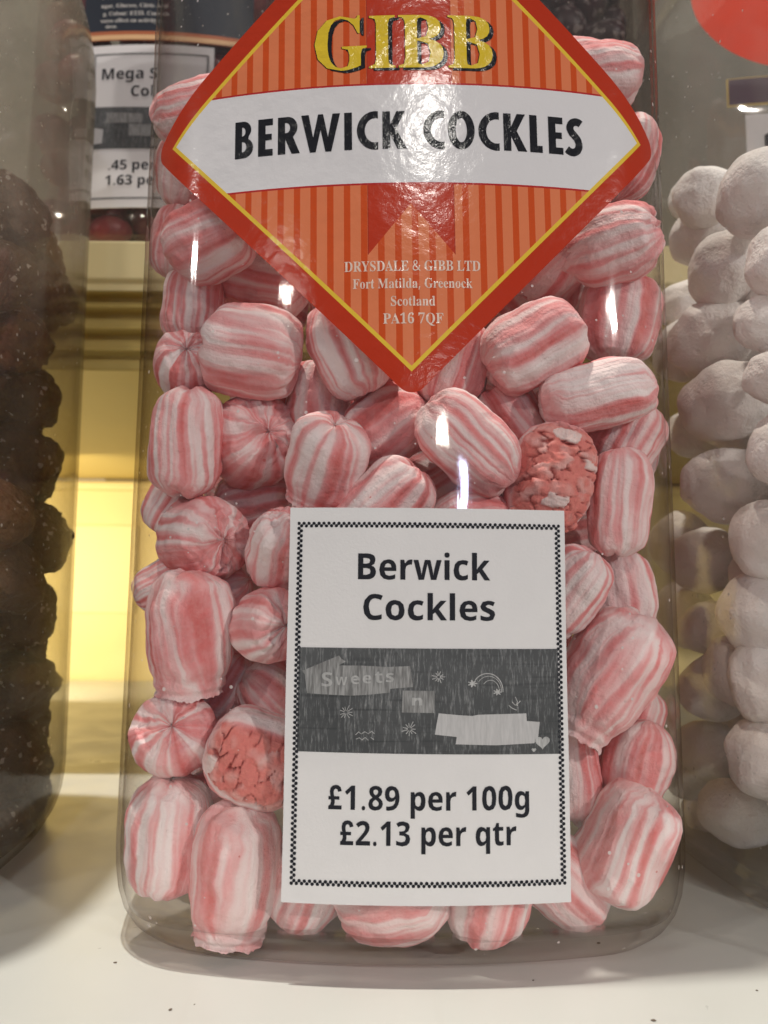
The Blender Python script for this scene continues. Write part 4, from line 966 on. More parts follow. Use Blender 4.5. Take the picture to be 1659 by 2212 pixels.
# x, y, length, width (photo pixels), angle of the axis, tilt of the axis towards the viewer, layer, kind, paleness, label
SW = [
 (440, 238, 230, 120, 14, 0, 1.0, 'barrel', .50, 'sweet with broad level stripes behind the upper left edge of the orange label'),
 (398, 375, 150, 150, 80, 30, 1.5, 'smooth', .40, 'smooth pink sweet behind the left corner of the orange label'),
 (452, 522, 195, 165, 22, 20, .2, 'barrel', .42, 'pink sweet with curved stripes just under the left corner of the orange label'),
 (364, 520, 150, 90, 80, 0, 2.6, 'smooth', .40, 'thin sliver of pink sweet at the left wall behind the curve-striped one'),
 (575, 598, 205, 150, -18, 10, .8, 'barrel', .62, 'mostly white sweet half tucked under the lower left edge of the orange label'),
 (418, 665, 170, 135, 86, 0, 2.2, 'barrel', .45, 'shaded upright sweet above the big level-striped one at left'),
 (543, 760, 222, 188, -9, 0, 0, 'barrel', .60, 'plump sweet with bold level white stripes left of the label tip'),
 (402, 795, 150, 135, 60, 62, .9, 'crumple', .45, 'small crumpled sweet squeezed between left wall and the bold level-striped one'),
 (755, 752, 220, 172, -68, 0, .5, 'barrel', .60, 'steeply striped sweet leaning under the left side of the label tip'),
 (972, 785, 190, 160, 78, 0, 1.3, 'smooth', .72, 'pale faded sweet showing right of the label tip'),
 (1150, 748, 232, 178, 27, 0, .1, 'barrel', .45, 'fat sweet with slanting pink stripes right of the label tip, ragged at its upper end'),
 (1335, 690, 195, 165, 80, 0, 1.6, 'barrel', .48, 'shaded upright sweet at the right wall below the twisted one'),
 (1188, 570, 160, 150, 40, 60, 1.2, 'crumple', .48, 'swirl-ended sweet half covered by the lower right edge of the orange label'),
 (1337, 524, 190, 165, 8, 28, .4, 'crumple', .48, 'twisted sweet with a folded tip under the right corner of the orange label'),
 (1350, 345, 180, 150, 80, 0, 1.2, 'smooth', .45, 'pink sweet around the right corner of the orange label'),
 (1272, 172, 215, 165, -4, 0, 1.8, 'barrel', .58, 'topmost sweet of the pile, white shouldered, above the upper right edge of the label'),
 (1290, 855, 250, 148, 13, 0, 0, 'barrel', .52, 'long sweet lying nearly level with white stripes at right, above the cracked red one'),
 (392, 952, 245, 158, 84, 0, 0, 'barrel', .50, 'tall upright sweet with bold white stripes and a thin glint at the left wall'),
 (548, 955, 190, 190, 20, 58, .1, 'crumple', .55, 'pinched sweet with a puckered pale end, beside the tall upright one'),
 (706, 995, 200, 172, 74, 28, 0, 'frill', .55, 'sweet with a pinched crease across its top, lower left of the label tip'),
 (835, 922, 185, 160, 30, 10, 1.8, 'smooth', .30, 'dusky plain pink sweet in shade straight below the label tip'),
 (1012, 957, 255, 160, -43, 0, 0, 'barrel', .50, 'diagonal sweet with a white stripe and a bright vertical glint below the label tip'),
 (1105, 905, 170, 140, -60, 0, 2.2, 'barrel', .35, 'dark shaded sweet in the gap between the diagonal one and the level one'),
 (1188, 1035, 245, 172, 74, 0, 0, 'crack', .55, 'cracked sweet with a crumbling red and white face, standing right of centre'),
 (1338, 1085, 240, 135, 86, 0, .2, 'barrel', .52, 'boxy upright sweet with straight stripes at the right wall beside the cracked one'),
 (1350, 945, 170, 150, 60, 0, 1.6, 'smooth', .42, 'pink sweet hidden behind the boxy upright one at right'),
 (832, 1100, 235, 170, 50, 0, .3, 'barrel', .52, 'peak of a striped sweet rising above the top left of the white price card'),
 (1018, 1130, 180, 150, 10, 0, 1.2, 'smooth', .55, 'rounded pale sweet just over the top edge of the white price card'),
 (438, 1165, 190, 172, 0, 52, .1, 'crumple', .52, 'knobbly crumpled sweet with its puckered end outward at the left wall'),
 (618, 1188, 190, 160, 70, 40, .3, 'crumple', .58, 'creased sweet half behind the upper left edge of the white price card'),
 (583, 1350, 170, 155, 10, 58, .2, 'crumple', .55, 'round creased sweet beside the price card, level with the word Cockles'),
 (410, 1358, 265, 185, 88, 0, 0, 'frill', .52, 'big frilled-ended sweet standing at left wall'),
 (352, 1262, 130, 100, 30, 0, 1.8, 'smooth', .50, 'scrap of sweet behind the shoulder of the big frilled one'),
 (482, 1488, 175, 140, 60, 0, 1.3, 'smooth', .52, 'shaded plain sweet below the big frilled one'),
 (612, 1520, 215, 155, -38, 0, .5, 'barrel', .55, 'slanted sweet beside the grey picture'),
 (363, 1588, 175, 172, 70, 60, .1, 'crumple', .50, 'pink star-ended sweet facing out at the left wall, above the two upright ones'),
 (556, 1636, 215, 190, -25, 0, .1, 'crack', .85, 'broken sweet with red crumbly inside and thick white rind, left of the price card'),
 (355, 1808, 262, 180, 89, 0, 0, 'barrel', .60, 'pale upright sweet in the lower left corner of the jar'),
 (508, 1872, 285, 190, 85, 0, 0, 'frill', .55, 'large upright sweet with a frilled foot, second from the left on the bottom'),
 (662, 1992, 205, 180, 60, 0, .6, 'smooth', .48, 'pink sweet under the lower left corner of the price card'),
 (850, 2000, 245, 205, 22, 20, .3, 'barrel', .55, 'broad sweet with bent stripes on the jar floor under the middle of the card'),
 (1055, 2000, 215, 200, 84, 0, .3, 'barrel', .58, 'squarish sweet on the jar floor under the right half of the card'),
 (1205, 1938, 245, 170, -40, 0, .4, 'barrel', .55, 'sweet slanting out below the lower right corner of the price card'),
 (1372, 1828, 262, 188, 62, 0, 0, 'barrel', .52, 'big pink sweet with one clear white stripe in the lower right corner of the jar'),
 (1232, 1650, 245, 120, 100, 0, .5, 'barrel', .50, 'upright sweet edging out from behind the right side of the price card'),
 (1285, 1672, 235, 110, 84, 0, 1.3, 'smooth', .70, 'smooth pale sweet standing behind the one at the right side of the card'),
 (1380, 1648, 180, 145, 70, 0, 1.2, 'smooth', .42, 'pink sweet at the right wall between the two biggest ones'),
 (1325, 1452, 300, 205, 57, 0, 0, 'frill', .56, 'largest sweet with broad slanting white stripes at right of the picture band'),
 (1228, 1270, 195, 145, 56, 10, .4, 'frill', .55, 'sweet with a torn ragged end beside the upper right edge of the price card'),
 (1333, 1282, 195, 155, -80, 0, 1.2, 'smooth', .70, 'smooth pale sweet under the boxy upright one at the right wall'),
 (690, 865, 160, 140, 80, 0, 2.0, 'barrel', .42, 'shaded sweet in the gap under the steeply striped one'),
 (612, 900, 160, 140, 70, 0, 2.2, 'barrel', .42, 'shaded sweet behind the pinched puckered one'),
 (555, 1085, 180, 130, 10, 0, 2.4, 'smooth', .40, 'dark shaded sweet below the pinched puckered one'),
 (372, 1088, 130, 110, 60, 0, 2.0, 'smooth', .45, 'sweet half hidden under the foot of the tall upright one'),
 (1265, 1180, 170, 130, 20, 0, 2.0, 'smooth', .38, 'shaded sweet in the gap below the cracked red one'),
 (1395, 985, 130, 110, 80, 0, 2.0, 'smooth', .42, 'narrow pink sweet behind the right end of the long level one'),
 (1420, 1560, 150, 110, 70, 0, 2.0, 'smooth', .45, 'strip of sweet against the right wall behind the largest one'),
 (515, 440, 160, 140, 40, 0, 2.0, 'smooth', .45, 'sweet in shade behind the lower left edge of the orange label'),
 (1240, 600, 150, 130, 80, 0, 2.4, 'smooth', .38, 'shaded sweet between the swirl-ended one and the right wall'),
 (930, 1040, 150, 130, 20, 0, 4.2, 'smooth', .35, 'darkest sweet deep in the gap above the price card'),
 (470, 1290, 150, 130, 30, 0, 2.8, 'smooth', .40, 'shaded sweet deep between the big frilled one and the creased ones'),
 (480, 1720, 150, 130, 30, 0, 2.8, 'smooth', .40, 'shaded sweet deep above the two upright ones at bottom left'),
]

def build_sweets():
    E = []
    for k, (x, y, L, Wd, ang, tilt, lay, kind, pale, label) in enumerate(SW):
        d = pix_dir(x, y); tw = wall_t(x, y)
        a, ti = math.radians(ang), math.radians(tilt)
        ax = (rt * math.cos(a) + up * math.sin(a)) * math.cos(ti) - fw * math.sin(ti)
        ax.normalize()
        t = tw
        for _ in range(3):
            l, w = L * t / F_PX, Wd * t / F_PX
            hd = math.sqrt((l / 2 * ax.y) ** 2 + (w / 2) ** 2 * (1 - ax.y ** 2))
            t = tw + (WALL + .0012 + hd * .97 + lay * .0055) / d.y
        E.append(dict(k=k, d=d, t=t, t0=t, ax=ax, L=L, W=Wd, lay=lay, kind=kind, pale=pale, label=label))
    def rad(e, n):
        c = n.dot(e['ax']); l, w = e['L'] * e['t'] / F_PX / 2, e['W'] * e['t'] / F_PX / 2
        return math.sqrt((l * c) ** 2 + w * w * (1 - c * c))
    for it in range(60):
        for i in range(len(E)):
            for j in range(i):
                a, b = E[i], E[j]
                pa, pb = CAM + a['d'] * a['t'], CAM + b['d'] * b['t']
                n = pb - pa; D = n.length
                if D > .04: continue
                n /= D
                gap = (rad(a, n) + rad(b, n)) * .93 - D
                if gap > 0:
                    f, g = (a, b) if a['lay'] <= b['lay'] else (b, a)      # push the deeper one back
                    if g['t'] - g['t0'] < .025:
                        g['t'] += min(gap, .0012)
    placed = []
    for e in E:
        p = CAM + e['d'] * e['t']
        p = clamp_in(p, lambda n: rad(e, n), soft=.94)           # keep every sweet inside the walls
        p.z = max(p.z, .0046 + rad(e, Vector((0, 0, 1))) * .82)
        l, w = e['L'] * 1.03 * e['t'] / F_PX, e['W'] * 1.06 * e['t'] / F_PX
        me = sweet_mesh(l, w, 100 + e['k'], e['kind'], hi=e['kind'] == 'crack')
        o = link_mesh('striped_sweet', me)
        rng = random.Random(500 + e['k'])
        X = e['ax']
        if e['kind'] == 'crumple' and X.y > 0: X = -X
        Z0 = -fw - X * (-fw).dot(X)
        if Z0.length < .2: Z0 = up - X * up.dot(X)
        Z0.normalize(); Y0 = Z0.cross(X)
        roll = 0.0 if e['kind'] == 'crack' else rng.uniform(0, 2 * PI)
        Z = Z0 * math.cos(roll) + Y0 * math.sin(roll); Y = Z.cross(X)
        Mx = Matrix((X, Y, Z)).transposed().to_4x4(); Mx.translation = p
        o.matrix_world = Mx
        o.color = (e['pale'], rng.uniform(.75, 1.15), rng.uniform(.2, .8), 1)
        tag(o, e['label'], 'sweet', 'striped sweets in the front jar')
        placed.append((p, max(l, w) / 2 * .84))
    # the rest of the jar's filling, behind what the photo shows
    rng = random.Random(77); fill = []
    tries = 0
    while len(fill) < 95 and tries < 40000:
        tries += 1
        z = rng.uniform(.014, .182)
        p = Vector((rng.uniform(-.048, .048), rng.uniform(.032, A * 2 - .014), z))
        if p.y < .055 and z > .172: continue
        if all((p - q).length > .0165 for q in fill) and all((p - q).length > r + .0085 for q, r in placed):
            fill.append(p)
    meshes = [sweet_mesh(.0215, .0175, 900 + i, 'barrel') for i in range(4)]
    first = []
    for i, p in enumerate(fill):
        if i < 4:
            o = link_mesh('striped_sweet', meshes[i], None); first.append(o)
        else:
            o = first[i % 4].copy(); COL.objects.link(o)
        o.location = p
        o.rotation_euler = (rng.uniform(0, 6), rng.uniform(0, 6), rng.uniform(0, 6))
        o.color = (rng.uniform(.4, .6), rng.uniform(.8, 1.1), rng.uniform(.3, .7), 1)
        tag(o, 'striped sweet buried inside the jar behind the front layer', 'sweet', 'sweets buried deep in the front jar')

# ------------------------------------------------------------------ bonbons in the right-hand jar
def bonbon_material():
    t = NT('powdered_bonbon'); v = t.coord()
    a = t.noise(v, 160, 4, .6); b = t.noise(v, 1300, 3, .7)
    c = t.mix(a, (.86, .82, .79), (.93, .91, .89))
    h = t.math('ADD', t.math('MULTIPLY', a, 1.0), t.math('MULTIPLY', b, .22))
    return t.done(t.bsdf(c, .85, .1, t.bump(h, .9, .0014)))

def lumpy_mesh(name, r, seed, mat, amp=.07, sub=5, sq=1.0, rough=.0):
    rng = random.Random(seed); off = Vector((rng.uniform(-40, 40), rng.uniform(-40, 40), rng.uniform(-40, 40)))
    bm = bmesh.new(); bmesh.ops.create_icosphere(bm, subdivisions=sub, radius=1)
    st = Vector((rng.uniform(.9, 1.12), rng.uniform(.9, 1.12), rng.uniform(.86, 1.05)))
    ax = Vector((rng.uniform(-1, 1), rng.uniform(-1, 1), rng.uniform(-1, 1))).normalized()
    for v in bm.verts:
        n = v.co.copy()
        d = 1 + noise.noise(n * 1.1 + off) * amp * 1.5 + noise.noise(n * 2.4 + off) * amp * .7 + noise.noise(n * 7 + off) * rough + noise.noise(n * 15 + off) * rough * .6
        # a soft pinch line where the bonbon was cut
        w = n.dot(ax)
        d += -.10 * math.exp(-((1 - w) / .05)) + .03 * math.exp(-((w - .80) / .12) ** 2)
        q = n * d
        if sq != 1.0:
            m = max(abs(q.x), abs(q.y), abs(q.z)); q = q * (1 - sq) + q / m * sq * q.length if False else q.lerp(q / m * q.length, 1 - sq)
        v.co = Vector((q.x * st.x, q.y * st.y, q.z * st.z)) * r
    me = bpy.data.meshes.new(name); bm.to_mesh(me); bm.free(); me.shade_smooth(); me.materials.append(mat)
    return me

JX_L, JX_R = -0.1560, 0.1375
BON = [  # x, y, radius (photo pixels), layer, label
 (1608, 412, 82, 0, 'topmost white bonbon of the pile'),
 (1522, 425, 58, 1, 'white bonbon tucked just left of the topmost one'),
 (1452, 462, 46, 3, 'white bonbon farthest left at the top of the pile'),
 (1535, 510, 66, 2, 'white bonbon directly under the one left of the topmost'),
 (1650, 555, 78, 0, 'white bonbon cut by the photo edge below the topmost one'),
 (1568, 585, 72, 1, 'white bonbon with a lumpy face in the third row down'),
 (1445, 585, 48, 4, 'blurred white bonbon in shade beside the jar wall, third row down'),
 (1482, 660, 52, 2.5, 'egg-shaped white bonbon above the smooth wide one'),
 (1548, 735, 82, .6, 'smooth wide white bonbon in the middle of the upper half'),
 (1655, 700, 54, 1.4, 'small white bonbon at the photo edge beside the smooth wide one'),
 (1450, 800, 42, 4, 'dim white bonbon left of the smooth wide one'),
 (1566, 870, 86, .2, 'large round white bonbon half way up the pile'),
 (1655, 812, 58, .8, 'white bonbon at the photo edge above the wrinkled one'),
 (1475, 945, 48, 2.6, 'narrow white bonbon left of the large round ones'),
 (1652, 972, 84, -.2, 'wrinkled white bonbon at the photo edge half way up'),
 (1566, 1045, 82, .2, 'round white bonbon under the wrinkled one'),
 (1452, 1095, 46, 4, 'shadowy white bonbon at the left wall below half way'),
 (1630, 1168, 80, 0, 'white bonbon with a tiny tail at its left side'),
 (1522, 1212, 66, 1.4, 'pear-shaped white bonbon left of the one with the tail'),
 (1622, 1322, 86, -.1, 'big white bonbon with a smooth shiny brow, lower half'),
 (1535, 1355, 60, 1.4, 'white bonbon with a lit patch hidden left of the big one'),
 (1455, 1340, 46, 4, 'dim white bonbon at the left wall in the lower half'),
 (1635, 1475, 80, .2, 'white bonbon with a fold across it, lower right'),
 (1540, 1488, 62, 1.2, 'tall oval white bonbon in the lower half'),
 (1470, 1530, 52, 3.6, 'grey shaded white bonbon low at the left wall'),
 (1642, 1640, 84, 0, 'white bonbon near the bottom at the photo edge'),
 (1532, 1622, 62, 1.6, 'shaded white bonbon near the bottom of the pile'),
 (1595, 1752, 70, 1.0, 'lowest white bonbon of the pile in view'),
 (1500, 1740, 50, 3.0, 'dim low white bonbon seen through the jar corner'),
]

def build_bonbons():
    mat = bonbon_material()
    P = []
    for k, (x, y, R, lay, label) in enumerate(BON):
        R *= 1.14
        d = pix_dir(x, y)
        xl = JX_R - A - .0010
        t = .21
        for _ in range(4):
            r = R * t / F_PX
            t = (xl + r * .95 + lay * .0045 - CAM.x) / d.x
            if CAM.y + d.y * t < -.004 + r: t = (-.004 + r - CAM.y) / d.y
        p = CAM + d * t
        r = R * t / F_PX
        p = clamp_in(p, lambda n: r * .95, (JX_R, A - .012), math.radians(9))
        P.append([p, r, label, k])
    for k, (p, r, label, _) in enumerate(P):
        o = link_mesh('white_bonbon', lumpy_mesh('white_bonbon', r, 300 + k, mat, amp=.085, rough=.006))
        o.location = p
        tag(o, label + ', in the right jar', 'bonbon', 'white bonbons in the right jar')
    rng = random.Random(5); fill = []; tries = 0
    me = [lumpy_mesh('white_bonbon', .0092, 700 + i, mat, sub=4) for i in range(3)]
    while len(fill) < 170 and tries < 30000:
        tries += 1
        p = Vector((rng.uniform(JX_R - A + .0115, JX_R + A - .012), rng.uniform(-.001, .101), rng.uniform(.014, .150)))
        if all((p - q).length > .0140 for q in fill) and all((p - q).length > r * .84 + .0070 for q, r, *_ in P):
            fill.append(p)
    first = []
    for i, p in enumerate(fill):
        if i < 3:
            o = link_mesh('white_bonbon', me[i]); first.append(o)
        else:
            o = first[i % 3].copy(); COL.objects.link(o)
        o.location = p; o.rotation_euler = (rng.uniform(0, 6), rng.uniform(0, 6), 0)
        tag(o, 'powdery white bonbon buried inside the right jar', 'bonbon', 'bonbons buried deep in the right jar')

# ------------------------------------------------------------------ brown sugared lumps in the left-hand jar
def lump_material():
    t = NT('sugared_brown_sweet'); v = t.coord()
    oi = t.t.nodes.new('ShaderNodeObjectInfo')
    a = t.noise(v, 130, 5, .65)
    base = t.mix(a, (.032, .016, .009), (.18, .085, .036))
    base = t.mix(t.math('MULTIPLY', t.math('POWER', oi.outputs['Random'], 4), .7), base, (.26, .11, .025))
    vo = t.n('TexVoronoi', i_Scale=800); t.l(v, vo.inputs['Vector'])
    rr = t.n('SeparateColor'); t.l(vo.outputs['Color'], rr.inputs[0])
    pt = t.noise(v, 150, 4, .65)
    sg = t.math('MULTIPLY', t.math('GREATER_THAN', rr.outputs[0], .93), t.math('GREATER_THAN', pt, .50))
    dust = t.math('MULTIPLY', t.math('SUBTRACT', t.noise(v, 260, 5, .7), .42, clamp=True), 1.6, clamp=True)
    c = t.mix(t.math('MULTIPLY', dust, .55), base, (.20, .115, .06))
    c = t.mix(t.math('MULTIPLY', sg, .75), c, (.74, .66, .58))
    h = t.math('ADD', t.math('MULTIPLY', vo.outputs['Distance'], -.6), t.noise(v, 500, 4, .7))
    return t.done(t.bsdf(c, .5, .5, t.bump(h, .9, .0010)))

LUMP = [
 (78, 640, 66, .6, 'rounded dark brown sugared lump near the top of the pile'),
 (8, 470, 70, .2, 'topmost dark brown lump at the photo edge'),
 (12, 735, 62, .2, 'dark brown lump at the photo edge under the topmost one'),
 (135, 770, 58, 1.6, 'dim brown lump near the jar wall, upper half'),
 (30, 860, 66, .3, 'amber-tinted brown lump at the photo edge'),
 (120, 920, 62, 1.2, 'sugar-flecked brown lump right of the amber one'),
 (40, 1010, 66, .4, 'dark lump directly under the amber-tinted one'),
 (125, 1075, 60, 1.0, 'brown lump near the wall half way up'),
 (45, 1165, 68, .3, 'dark lump at the photo edge just under half way'),
 (120, 1240, 58, .8, 'brown lump near the wall just under half way'),
 (35, 1325, 70, .3, 'dusty dark lump at the photo edge in the lower half'),
 (110, 1400, 58, .8, 'brown lump near the wall in the lower half'),
 (30, 1490, 68, .3, 'dark lump at the photo edge low in the pile'),
 (95, 1560, 58, .6, 'brown lump near the wall low in the pile'),
 (22, 1650, 64, .3, 'dark lump near the bottom at the photo edge'),
 (72, 1710, 50, .8, 'lowest brown lump by the jar wall'),
 (5, 1790, 54, .3, 'lowest dark lump at the photo edge'),
 (120, 655, 50, 2.6, 'brown lump behind the rounded one at the top'),
 (70, 560, 48, 2.2, 'small brown lump behind the topmost one'),
]

def build_lumps():
    mat = lump_material()
    P = []
    for k, (x, y, R, lay, label) in enumerate(LUMP):
        R *= 1.22
        d = pix_dir(x, y)
        xr = JX_L + A - .0090
        t = .21
        for _ in range(4):
            r = R * t / F_PX
            t = (xr - r * 1.0 - lay * .004 - CAM.x) / d.x
            if CAM.y + d.y * t < -.004 + r: t = (-.004 + r - CAM.y) / d.y
        p = CAM + d * t; r = R * t / F_PX
        p = clamp_in(p, lambda n: r * 1.12, (JX_L, A - .012), math.radians(6))
        P.append((p, r))
        o = link_mesh('brown_sugared_sweet', lumpy_mesh('brown_sugared_sweet', r, 1300 + k, mat, amp=.20, rough=.055, sq=.75))
        o.location = p
        tag(o, label + ', in the left jar', 'sweet', 'brown sugared sweets in the left jar')
    rng = random.Random(15); fill = []; tries = 0
    me = [lumpy_mesh('brown_sugared_sweet', .0098, 1700 + i, mat, sub=4, amp=.18, rough=.05, sq=.8) for i in range(3)]
    while len(fill) < 90 and tries < 30000:
        tries += 1
        p = Vector((rng.uniform(JX_L - A + .012, JX_L + A - .013), rng.uniform(.004, .098), rng.uniform(.014, .160)))
        if all((p - q).length > .0150 for q in fill) and all((p - q).length > r * .9 + .0080 for q, r in P):
            fill.append(p)
    first = []
    for i, p in enumerate(fill):
        if i < 3:
            o = link_mesh('brown_sugared_sweet', me[i]); first.append(o)
        else:
            o = first[i % 3].copy(); COL.objects.link(o)
        o.location = p; o.rotation_euler = (rng.uniform(0, 6), rng.uniform(0, 6), 0)
        tag(o, 'dark sugared lump buried inside the left jar', 'sweet', 'brown sweets buried deep in the left jar')
# ------------------------------------------------------------------ the setting
def shelf_material():
    t = NT('white_shelf'); v = t.coord()
    a = t.noise(v, 9, 4, .6); b = t.noise(v, 45, 4, .65)
    c = t.mix(t.math('ADD', t.math('MULTIPLY', a, .6), t.math('MULTIPLY', b, .4)), (.53, .545, .515), (.615, .628, .595))
    # faint wiped streaks and a few specks
    st = t.noise(t.scaled(v, (260, 18, 1)), 1.0, 3, .6)
    c = t.mix(t.math('MULTIPLY', t.math('SUBTRACT', st, .60, clamp=True), .9), c, (.50, .49, .45))
    r = t.ramp(b, [(.3, .26), (.7, .42)])
    return t.done(t.bsdf(c, r, .45, t.bump(t.noise(v, 30, 3, .5), .25, .0006)))

bm = bmesh.new(); box(bm, -.9, .9, -.10, .469, -.018, 0, .003)
tag(bm_obj('shelf', bm, mat=shelf_material()), kind='structure')
CREAM = plain('cream_paint', (.72, .62, .33), .42, .4, .05, 14)
OLIVE = plain('ochre_paint', (.46, .35, .11), .42, .4, .06, 14)
YELLOW = plain('yellow_paint', (.82, .69, .34), .5, .3, .04, 10)
PALE = plain('pale_board', (.76, .74, .70), .5, .3, .04, 10)
TAN = plain('tan_board', (.58, .53, .42), .5, .3, .05, 10)
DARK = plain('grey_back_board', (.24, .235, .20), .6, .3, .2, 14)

# raised tier: its board and stepped moulding below the front edge
YF, ZT = .146, .2073
prof = [(YF, ZT), (YF, ZT - .0155), (YF + .0025, ZT - .0165), (YF + .0025, ZT - .0195)]
z = ZT - .0195; y = YF + .0025
for dy, dz in ((.006, .0045), (-.004, .0015), (.006, .0065), (-.0035, .0015), (.006, .0065), (-.003, .0015), (.005, .0065)):
    prof += [(y + dy, z - .0004), (y + dy, z - dz)]; y += dy; z -= dz
prof += [(y + .02, z), (YF + .33, z), (YF + .33, ZT)]
vs, fs = [], []
for xx in (-.9, .9):
    vs += [(xx, a, b) for a, b in prof]
n = len(prof)
for i in range(n):
    k = (i + 1) % n; fs.append((i, k, n + k, n + i))
fs += [tuple(range(n))[::-1], tuple(range(n, 2 * n))]
o = mesh_from('upper_shelf', vs, fs, mat=[CREAM, OLIVE])
for p in o.data.polygons:
    zc = sum(o.data.vertices[i].co.z for i in p.vertices) / len(p.vertices)
    p.material_index = 1 if zc < ZT - .018 else 0
bv = o.modifiers.new('bevel', 'BEVEL'); bv.width = .0008; bv.segments = 2; bv.limit_method = 'ANGLE'
tag(o, kind='structure')

# recessed back: yellow panel below, pale and tan boards above, dark behind the upper row
YB = .47
bm = bmesh.new(); box(bm, -.9, .9, YB, YB + .012, -.02, .150)
tag(bm_obj('back_wall', bm, mat=YELLOW), kind='structure')
bm = bmesh.new(); box(bm, -.9, .9, YB - .006, YB + .012, .1503, .157, .002)
tag(bm_obj('back_wall', bm, mat=YELLOW), kind='structure')
bm = bmesh.new(); box(bm, -.9, -.229, YB, YB + .012, .1573, .30)
tag(bm_obj('back_wall', bm, mat=PALE), kind='structure')
bm = bmesh.new(); box(bm, -.2288, .9, YB + .002, YB + .012, .1573, .30)
tag(bm_obj('back_wall', bm, mat=TAN), kind='structure')
bm = bmesh.new(); box(bm, -.262, -.200, YB - .0015, YB + .001, .052, .122, .001)  # lighter sheet standing in for a soft reflection on the yellow panel
tag(bm_obj('back_wall', bm, mat=plain('panel_reflection_tint', (.84, .72, .38), .5, .3, .03, 10)), kind='structure')
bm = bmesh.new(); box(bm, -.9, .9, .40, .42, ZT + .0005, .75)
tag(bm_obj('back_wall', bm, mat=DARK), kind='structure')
# the end of the room behind the camera that the plastic mirrors
ROOM = plain('dim_room', (.16, .145, .14), .7, .2, .2, .6)

# ------------------------------------------------------------------ jars
M_JAR = clear_plastic('clear_plastic', dust=.013)
M_JARL = clear_plastic('sugar_clouded_plastic', zfade=(.125, .175), tint=(.955, .95, .93), edge=(.36, .32, .22), dust=.022, haze=.26, dustcol=(.74, .70, .62))
M_JARR = clear_plastic('milky_clear_plastic', tint=(.990, .988, .984), edge=(.84, .81, .78), dust=.012, haze=.04, dustcol=(.72, .70, .68))
M_JARB = clear_plastic('back_row_plastic', tint=(.93, .92, .91), edge=(.55, .5, .46), dust=.010, haze=.05, dustcol=(.6, .58, .55))
M_LID = plain('red_lid', (.50, .03, .02), .35, .5, .05, 30)

jar = empty('sweet_jar', (0, A, 0), 'clear square sweet jar with the orange diamond label, packed with pink striped sweets', 'jar', 'front row of sweet jars')
jar_body('jar_body', M_JAR, jar); jar_lid(M_LID, jar)
build_diamond(jar)
build_price_card(jar)
build_sweets()

jl = empty('sweet_jar', (JX_L, A - .012, 0), 'cloudy sugar-dusted jar of dark brown lumps at the left', 'jar', 'front row of sweet jars')
jl.rotation_euler.z = math.radians(6)
jar_body('jar_body', M_JARL, jl); jar_lid(M_LID, jl)
build_lumps()
jr = empty('sweet_jar', (JX_R, A - .012, 0), 'clear jar of powdery white bonbons at the right', 'jar', 'front row of sweet jars')
jr.rotation_euler.z = math.radians(9)
jar_body('jar_body', M_JARR, jr); jar_lid(M_LID, jr)
build_bonbons()

# ------------------------------------------------------------------ the row behind, on the raised tier
def heap(name, cx, cy, z0, z1, col, col2, seed, label, cat, spark=.0, r=.0085):
    """a jar's filling seen small and out of focus: one lumpy mass of sweets"""
    rng = random.Random(seed); bm = bmesh.new()
    pts = []
    for i in range(6000):
        p = Vector((rng.uniform(-.054, .054), rng.uniform(-.054, -.012), rng.uniform(z0 + r, z1)))
        if math.hypot(p.x, p.y) > .066: continue
        if all((p - q).length > r * 1.55 for q in pts): pts.append(p)
    for p in pts:
        m = Matrix.Translation(p) @ Matrix.Rotation(rng.uniform(0, 6), 4, (rng.uniform(-1, 1), rng.uniform(-1, 1), rng.uniform(.1, 1)))
        res = bmesh.ops.create_icosphere(bm, subdivisions=3, radius=r, matrix=m @ Matrix.Diagonal((1.1, .95, .85, 1)))
    t = NT(name + '_mix'); v = t.coord()
    a = t.noise(v, 90, 4, .6)
    c = t.mix(a, col, col2)
    if spark:
        vo = t.n('TexVoronoi', i_Scale=500); t.l(v, vo.inputs['Vector'])
        rr = t.n('SeparateColor'); t.l(vo.outputs['Color'], rr.inputs[0])
        c = t.mix(t.math('MULTIPLY', t.math('GREATER_THAN', rr.outputs[0], .86), spark), c, (.7, .65, .62))
    o = bm_obj(name, bm, mat=t.done(t.bsdf(c, .35, .5, t.bump(t.noise(v, 400, 4, .6), .6, .0006))), smooth=True)
    o.location = (cx, cy, 0)
    return tag(o, label, cat, kind='stuff')

YR = .156                       # front of the rear row
def rear_jar(x, label, lab_parts=None):
    j = empty('sweet_jar', (x, YR + A, ZT + .0003), label, 'jar', 'back row of sweet jars on the raised tier')
    jar_body('jar_body', M_JARB, j); jar_lid(M_LID, j)
    if lab_parts: lab_parts(j)
    return j

NAVY = plain('navy_print', (.010, .016, .030), .4, .4, .1, 40)
RUST = plain('rust_print', (.45, .13, .05), .4, .4)
PEACH = plain('peach_print', (.75, .47, .24), .4, .4)
CREAMT = plain('pale_lettering_ink', (.62, .60, .56), .5, .3)

